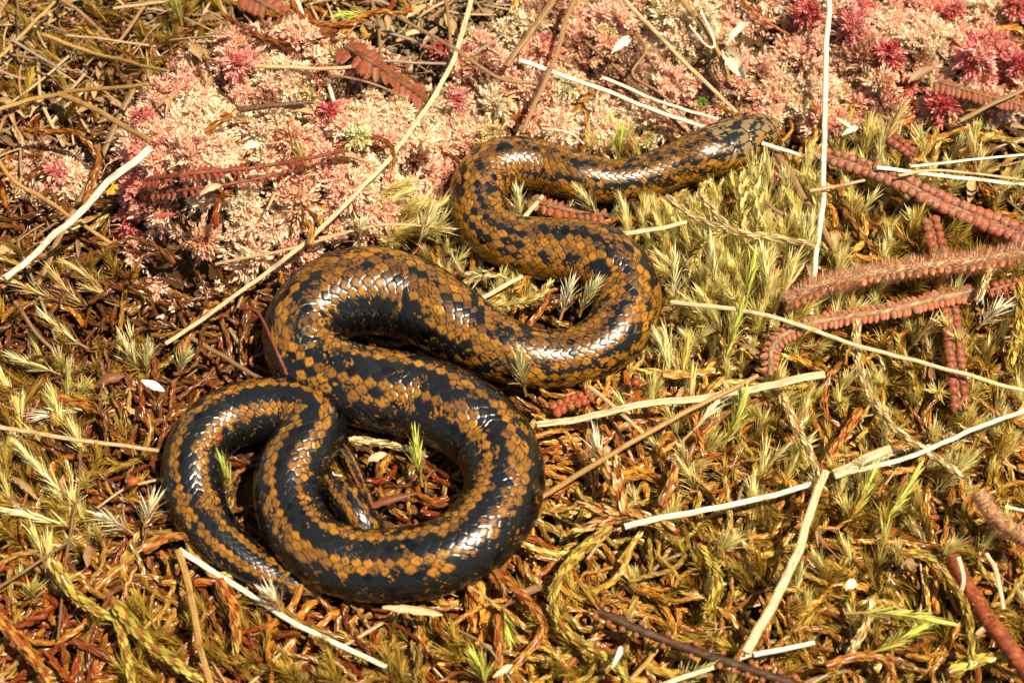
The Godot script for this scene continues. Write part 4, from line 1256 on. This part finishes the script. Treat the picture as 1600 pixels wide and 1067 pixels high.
			if patch > 0.1: tint = mix_tint(Color(0.48, 0.33, 0.07), Color(0.46, 0.38, 0.11))
			elif rng.randf() < 0.45: tint = mix_tint(Color(0.34, 0.085, 0.02), Color(0.24, 0.10, 0.03))
			if x < 0.0: tint = Color(tint.r * 0.85, tint.g * 0.72, tint.b * 0.65)
			if x > -0.01: tint = shade_of(tint.lerp(Color(0.56, 0.36, 0.08), 0.2), rnd(0.8, 1.3))
			strand.append([rng.randi() % 14, Transform3D(b.scaled(Vector3.ONE * rnd(0.65, 1.05)), Vector3(x, g + rnd(-0.006, 0.0045) * small, z)), tint])
		elif dice < wp + wg + ws + wb:
			if gap < 0.001: continue
			var b := Basis(Vector3.UP, rnd(0, TAU)) * Basis(Vector3.BACK, rnd(-0.22, 0.22)) * Basis(Vector3.RIGHT, rnd(-0.3, 0.3) + (PI if rng.randf() < 0.5 else 0.0))
			brown.append([rng.randi() % 14, Transform3D(b.scaled(Vector3.ONE * rnd(0.5, 0.9)), Vector3(x, g + rnd(-0.004, 0.003), z)), mix_tint(Color(0.24, 0.10, 0.03), Color(0.15, 0.065, 0.022))])
		elif dice < wp + wg + ws + wb + wc:
			if gap < 0.001: continue
			for j in 3:
				grit.append([rng.randi() % 4, stand(Vector3(x + rnd(-0.003, 0.003), g + rnd(-0.001, 0.0015), z + rnd(-0.003, 0.003)), Vector3(rnd(-1, 1), 1, rnd(-1, 1)), rnd(0, TAU), rnd(0.5, 1.1)), mix_tint(Color(0.3, 0.22, 0.13), Color(0.2, 0.16, 0.07))])
		elif dice < wp + wg + ws + wb + wc + wl:
			if gap < 0.008: continue
			var b := Basis(Vector3.UP, rnd(0, TAU)) * Basis(Vector3.BACK, rnd(-0.22, 0.22))
			litter.append([rng.randi() % 11, Transform3D(b.scaled(Vector3.ONE * rnd(0.6, 1.2)), Vector3(x, g + rnd(0.0, 0.005), z)), mix_tint(Color(0.62, 0.44, 0.22), Color(0.26, 0.14, 0.06), 0.6, 1.2)])
	var peat := []
	for k in 9000:
		var x := rnd(-0.19, 0.19)
		var z := rnd(-0.15, 0.12)
		peat.append([rng.randi() % 4, stand(Vector3(x, ground_height(x, z) - 0.0028 + rnd(-0.0008, 0.0008), z), Vector3(rnd(-1, 1), 1, rnd(-1, 1)), rnd(0, TAU), rnd(0.6, 1.8)), mix_tint(Color(0.13, 0.06, 0.022), Color(0.06, 0.03, 0.013), 0.7, 1.3)])
	spread("peat_crumbs", "loose dark brown crumbs of peat under the moss", "peat", crumbs, damp, peat)
	spread("moss_carpet", "pale yellow-green upright moss with needle leaves filling the ground beside the snake", "moss", pale_forms, wet, pale)
	spread("moss_carpet", "golden brown tufted moss with spreading needle leaves", "moss", gold_forms, wet, gold)
	spread("creeping_moss", "wet amber creeping moss strands woven into a mat", "moss", strand_forms, wet, strand)
	spread("creeping_moss", "brown sodden moss strands in the wet hollow beside the coils", "moss", strand_forms, wet, brown)
	spread("sphagnum_moss", "peach and pink sphagnum cushions behind the snake", "moss", head_forms, damp, heads)
	spread("lichen_crust", "olive grey crumbs of lichen and soil between the straws", "lichen", crumbs, damp, grit)
	spread("straw_litter", "small broken brown straw pieces scattered over the moss", "litter", bits, material("dry straw", 0.5, 0.35, 0.12), litter)


func make_plants() -> void:
	var wet := material("wet moss", 0.27, 0.5, 0.75)
	var damp := material("sphagnum", 0.5, 0.35, 0.8)
	var looks := {
		"pale": [64, 6.6, 0.5, 0.55, 0.14, Color(0.30, 0.155, 0.045), Color(0.52, 0.45, 0.11), Color(0.84, 0.78, 0.46)],
		"green": [70, 6.6, 0.5, 0.55, 0.12, Color(0.32, 0.2, 0.04), Color(0.46, 0.46, 0.035), Color(0.74, 0.74, 0.22)],
		"gold": [54, 7.0, 0.45, 0.6, 0.16, Color(0.2, 0.08, 0.02), Color(0.42, 0.27, 0.06), Color(0.76, 0.58, 0.26)],
		"white": [40, 7.0, 0.45, 0.7, 0.25, Color(0.4, 0.22, 0.07), Color(0.7, 0.62, 0.36), Color(0.85, 0.8, 0.6)],
	}
	for q in SHOOTS:
		var a := Vector3(q[1][0], q[1][1], q[1][2]) * MM
		var b := Vector3(q[2][0], q[2][1], q[2][2]) * MM
		var l: Array = looks[q[3]]
		var shape := shoot_shape(a.distance_to(b) / MM * 0.8, l[0], l[1], l[2], l[3], l[4], l[5], l[6], l[7])
		var o := thing("moss_shoot", a, q[0], "moss shoot", "moss shoots standing out of the carpet")
		o.basis = Basis(Quaternion(Vector3.UP, (b - a).normalized()))
		part("stem", shape[0], wet, o)
		tag(part("leaves", shape[1], wet, o), "", "", "", "stuff")
	var kinds := {
		"ivory": [Color(0.45, 0.25, 0.08), Color(0.62, 0.50, 0.22), Color(0.82, 0.76, 0.5), 0.3],
		"olive": [Color(0.3, 0.12, 0.03), Color(0.44, 0.33, 0.06), Color(0.56, 0.5, 0.1), 0.34],
		"amber": [Color(0.36, 0.07, 0.02), Color(0.42, 0.18, 0.035), Color(0.5, 0.34, 0.08), 0.34],
		"red": [Color(0.30, 0.05, 0.018), Color(0.42, 0.22, 0.05), Color(0.62, 0.50, 0.18), 0.42],
		"spiky": [Color(0.34, 0.2, 0.04), Color(0.55, 0.46, 0.14), Color(0.7, 0.66, 0.28), 0.75],
	}
	for q in STRANDS:
		var pts := points_of(q[3])
		var at := pts[0]
		for k in pts.size(): pts[k] -= at
		var l: Array = kinds[q[1]]
		var shape := strand_shape(pts, q[2] * MM, l[0], l[1], l[2], l[3], 3.6, false)
		var o := thing("moss_strand", at, q[0], "moss strand", "creeping moss strands lying on top")
		part("stem", shape[0], wet, o)
		tag(part("leaves", shape[1], wet, o), "", "", "", "stuff")
	var tones := {
		"green": [Color(0.16, 0.30, 0.03), Color(0.22, 0.36, 0.05), Color(0.4, 0.5, 0.15)],
		"crimson": [Color(0.52, 0.07, 0.07), Color(0.64, 0.19, 0.16), Color(0.75, 0.38, 0.3)],
		"pink": [Color(0.62, 0.17, 0.16), Color(0.72, 0.34, 0.27), Color(0.8, 0.55, 0.42)],
		"peach": [Color(0.64, 0.3, 0.16), Color(0.7, 0.44, 0.26), Color(0.8, 0.7, 0.5)],
		"cream": [Color(0.66, 0.5, 0.28), Color(0.76, 0.64, 0.42), Color(0.85, 0.8, 0.62)],
		"lime": [Color(0.62, 0.56, 0.24), Color(0.74, 0.68, 0.36), Color(0.85, 0.82, 0.6)],
	}
	for q in HEADS:
		var l: Array = tones[q[5]]
		var at := Vector3(q[1], q[2], q[3]) * MM
		var m := single("sphagnum_head", head_shape(q[4] * 0.82, 56, 15, l[0], l[1], l[2]), damp, at, q[0], "sphagnum", "sphagnum heads that stand out by their colour")
		m.basis = Basis(Quaternion(Vector3.UP, (ground_normal(at.x, at.z) + Vector3(rnd(-0.2, 0.2), 0, rnd(0.0, 0.4))).normalized()))
	var dry := material("dry straw", 0.5, 0.35, 0.12)
	var shiny := material("wet crumb", 0.42, 0.4, 0.1)
	for q in BITS:
		var c := Color(q[2][0], q[2][1], q[2][2])
		var m: ArrayMesh = crumb_shape(q[3][0], c) if q[1] == "crumb" else sheet_shape(q[3][0], q[3][1], q[3][2], q[3][3], c)
		var o := single({"crumb": "crumb", "flake": "plant_flake", "chip": "chip"}[q[1]], m, shiny if q[1] == "crumb" else dry, Vector3(q[4], q[5], q[6]) * MM, q[0], {"crumb": "crumb", "flake": "flake", "chip": "chip"}[q[1]])
		o.rotation = Vector3(q[8], q[7], 0)


func _ready() -> void:
	rng.seed = 20
	var cam := Camera3D.new()
	cam.name = "camera"
	cam.fov = 21.127
	cam.near = 0.02
	cam.far = 20.0
	add_child(cam)
	cam.look_at_from_position(Vector3(0.00000, 0.42402, 0.26496), Vector3.ZERO, Vector3.UP)
	var lens := CameraAttributesPhysical.new()
	lens.frustum_focal_length = 64.45
	lens.frustum_focus_distance = 0.497
	lens.frustum_near = 0.02
	lens.frustum_far = 20.0
	lens.exposure_aperture = 18.0
	cam.attributes = lens
	var env := Environment.new()
	var sky_mat := ProceduralSkyMaterial.new()
	sky_mat.sky_top_color = Color(0.60, 0.645, 0.70)
	sky_mat.sky_horizon_color = Color(0.82, 0.84, 0.86)
	sky_mat.ground_horizon_color = Color(0.45, 0.42, 0.36)
	sky_mat.ground_bottom_color = Color(0.2, 0.17, 0.13)
	var sky := Sky.new()
	sky.sky_material = sky_mat
	env.background_mode = Environment.BG_SKY
	env.sky = sky
	env.background_energy_multiplier = 0.45
	env.tonemap_mode = Environment.TONE_MAPPER_LINEAR
	env.tonemap_exposure = 2.25
	env.sdfgi_enabled = true
	env.ssao_enabled = true
	env.ssil_enabled = true
	var we := WorldEnvironment.new()
	we.name = "world_environment"
	we.environment = env
	add_child(we)
	var sun := DirectionalLight3D.new()
	sun.name = "sun"
	sun.light_energy = 1.6
	sun.light_color = Color(1.0, 0.95, 0.86)
	sun.light_angular_distance = 0.5
	sun.shadow_enabled = true
	add_child(sun)
	sun.look_at_from_position(Vector3(0.40, 0.89, 0.12), Vector3.ZERO, Vector3.UP)
	make_ground()
	make_snake()
	make_cover()
	make_fronds()
	make_straws()
	make_plants()
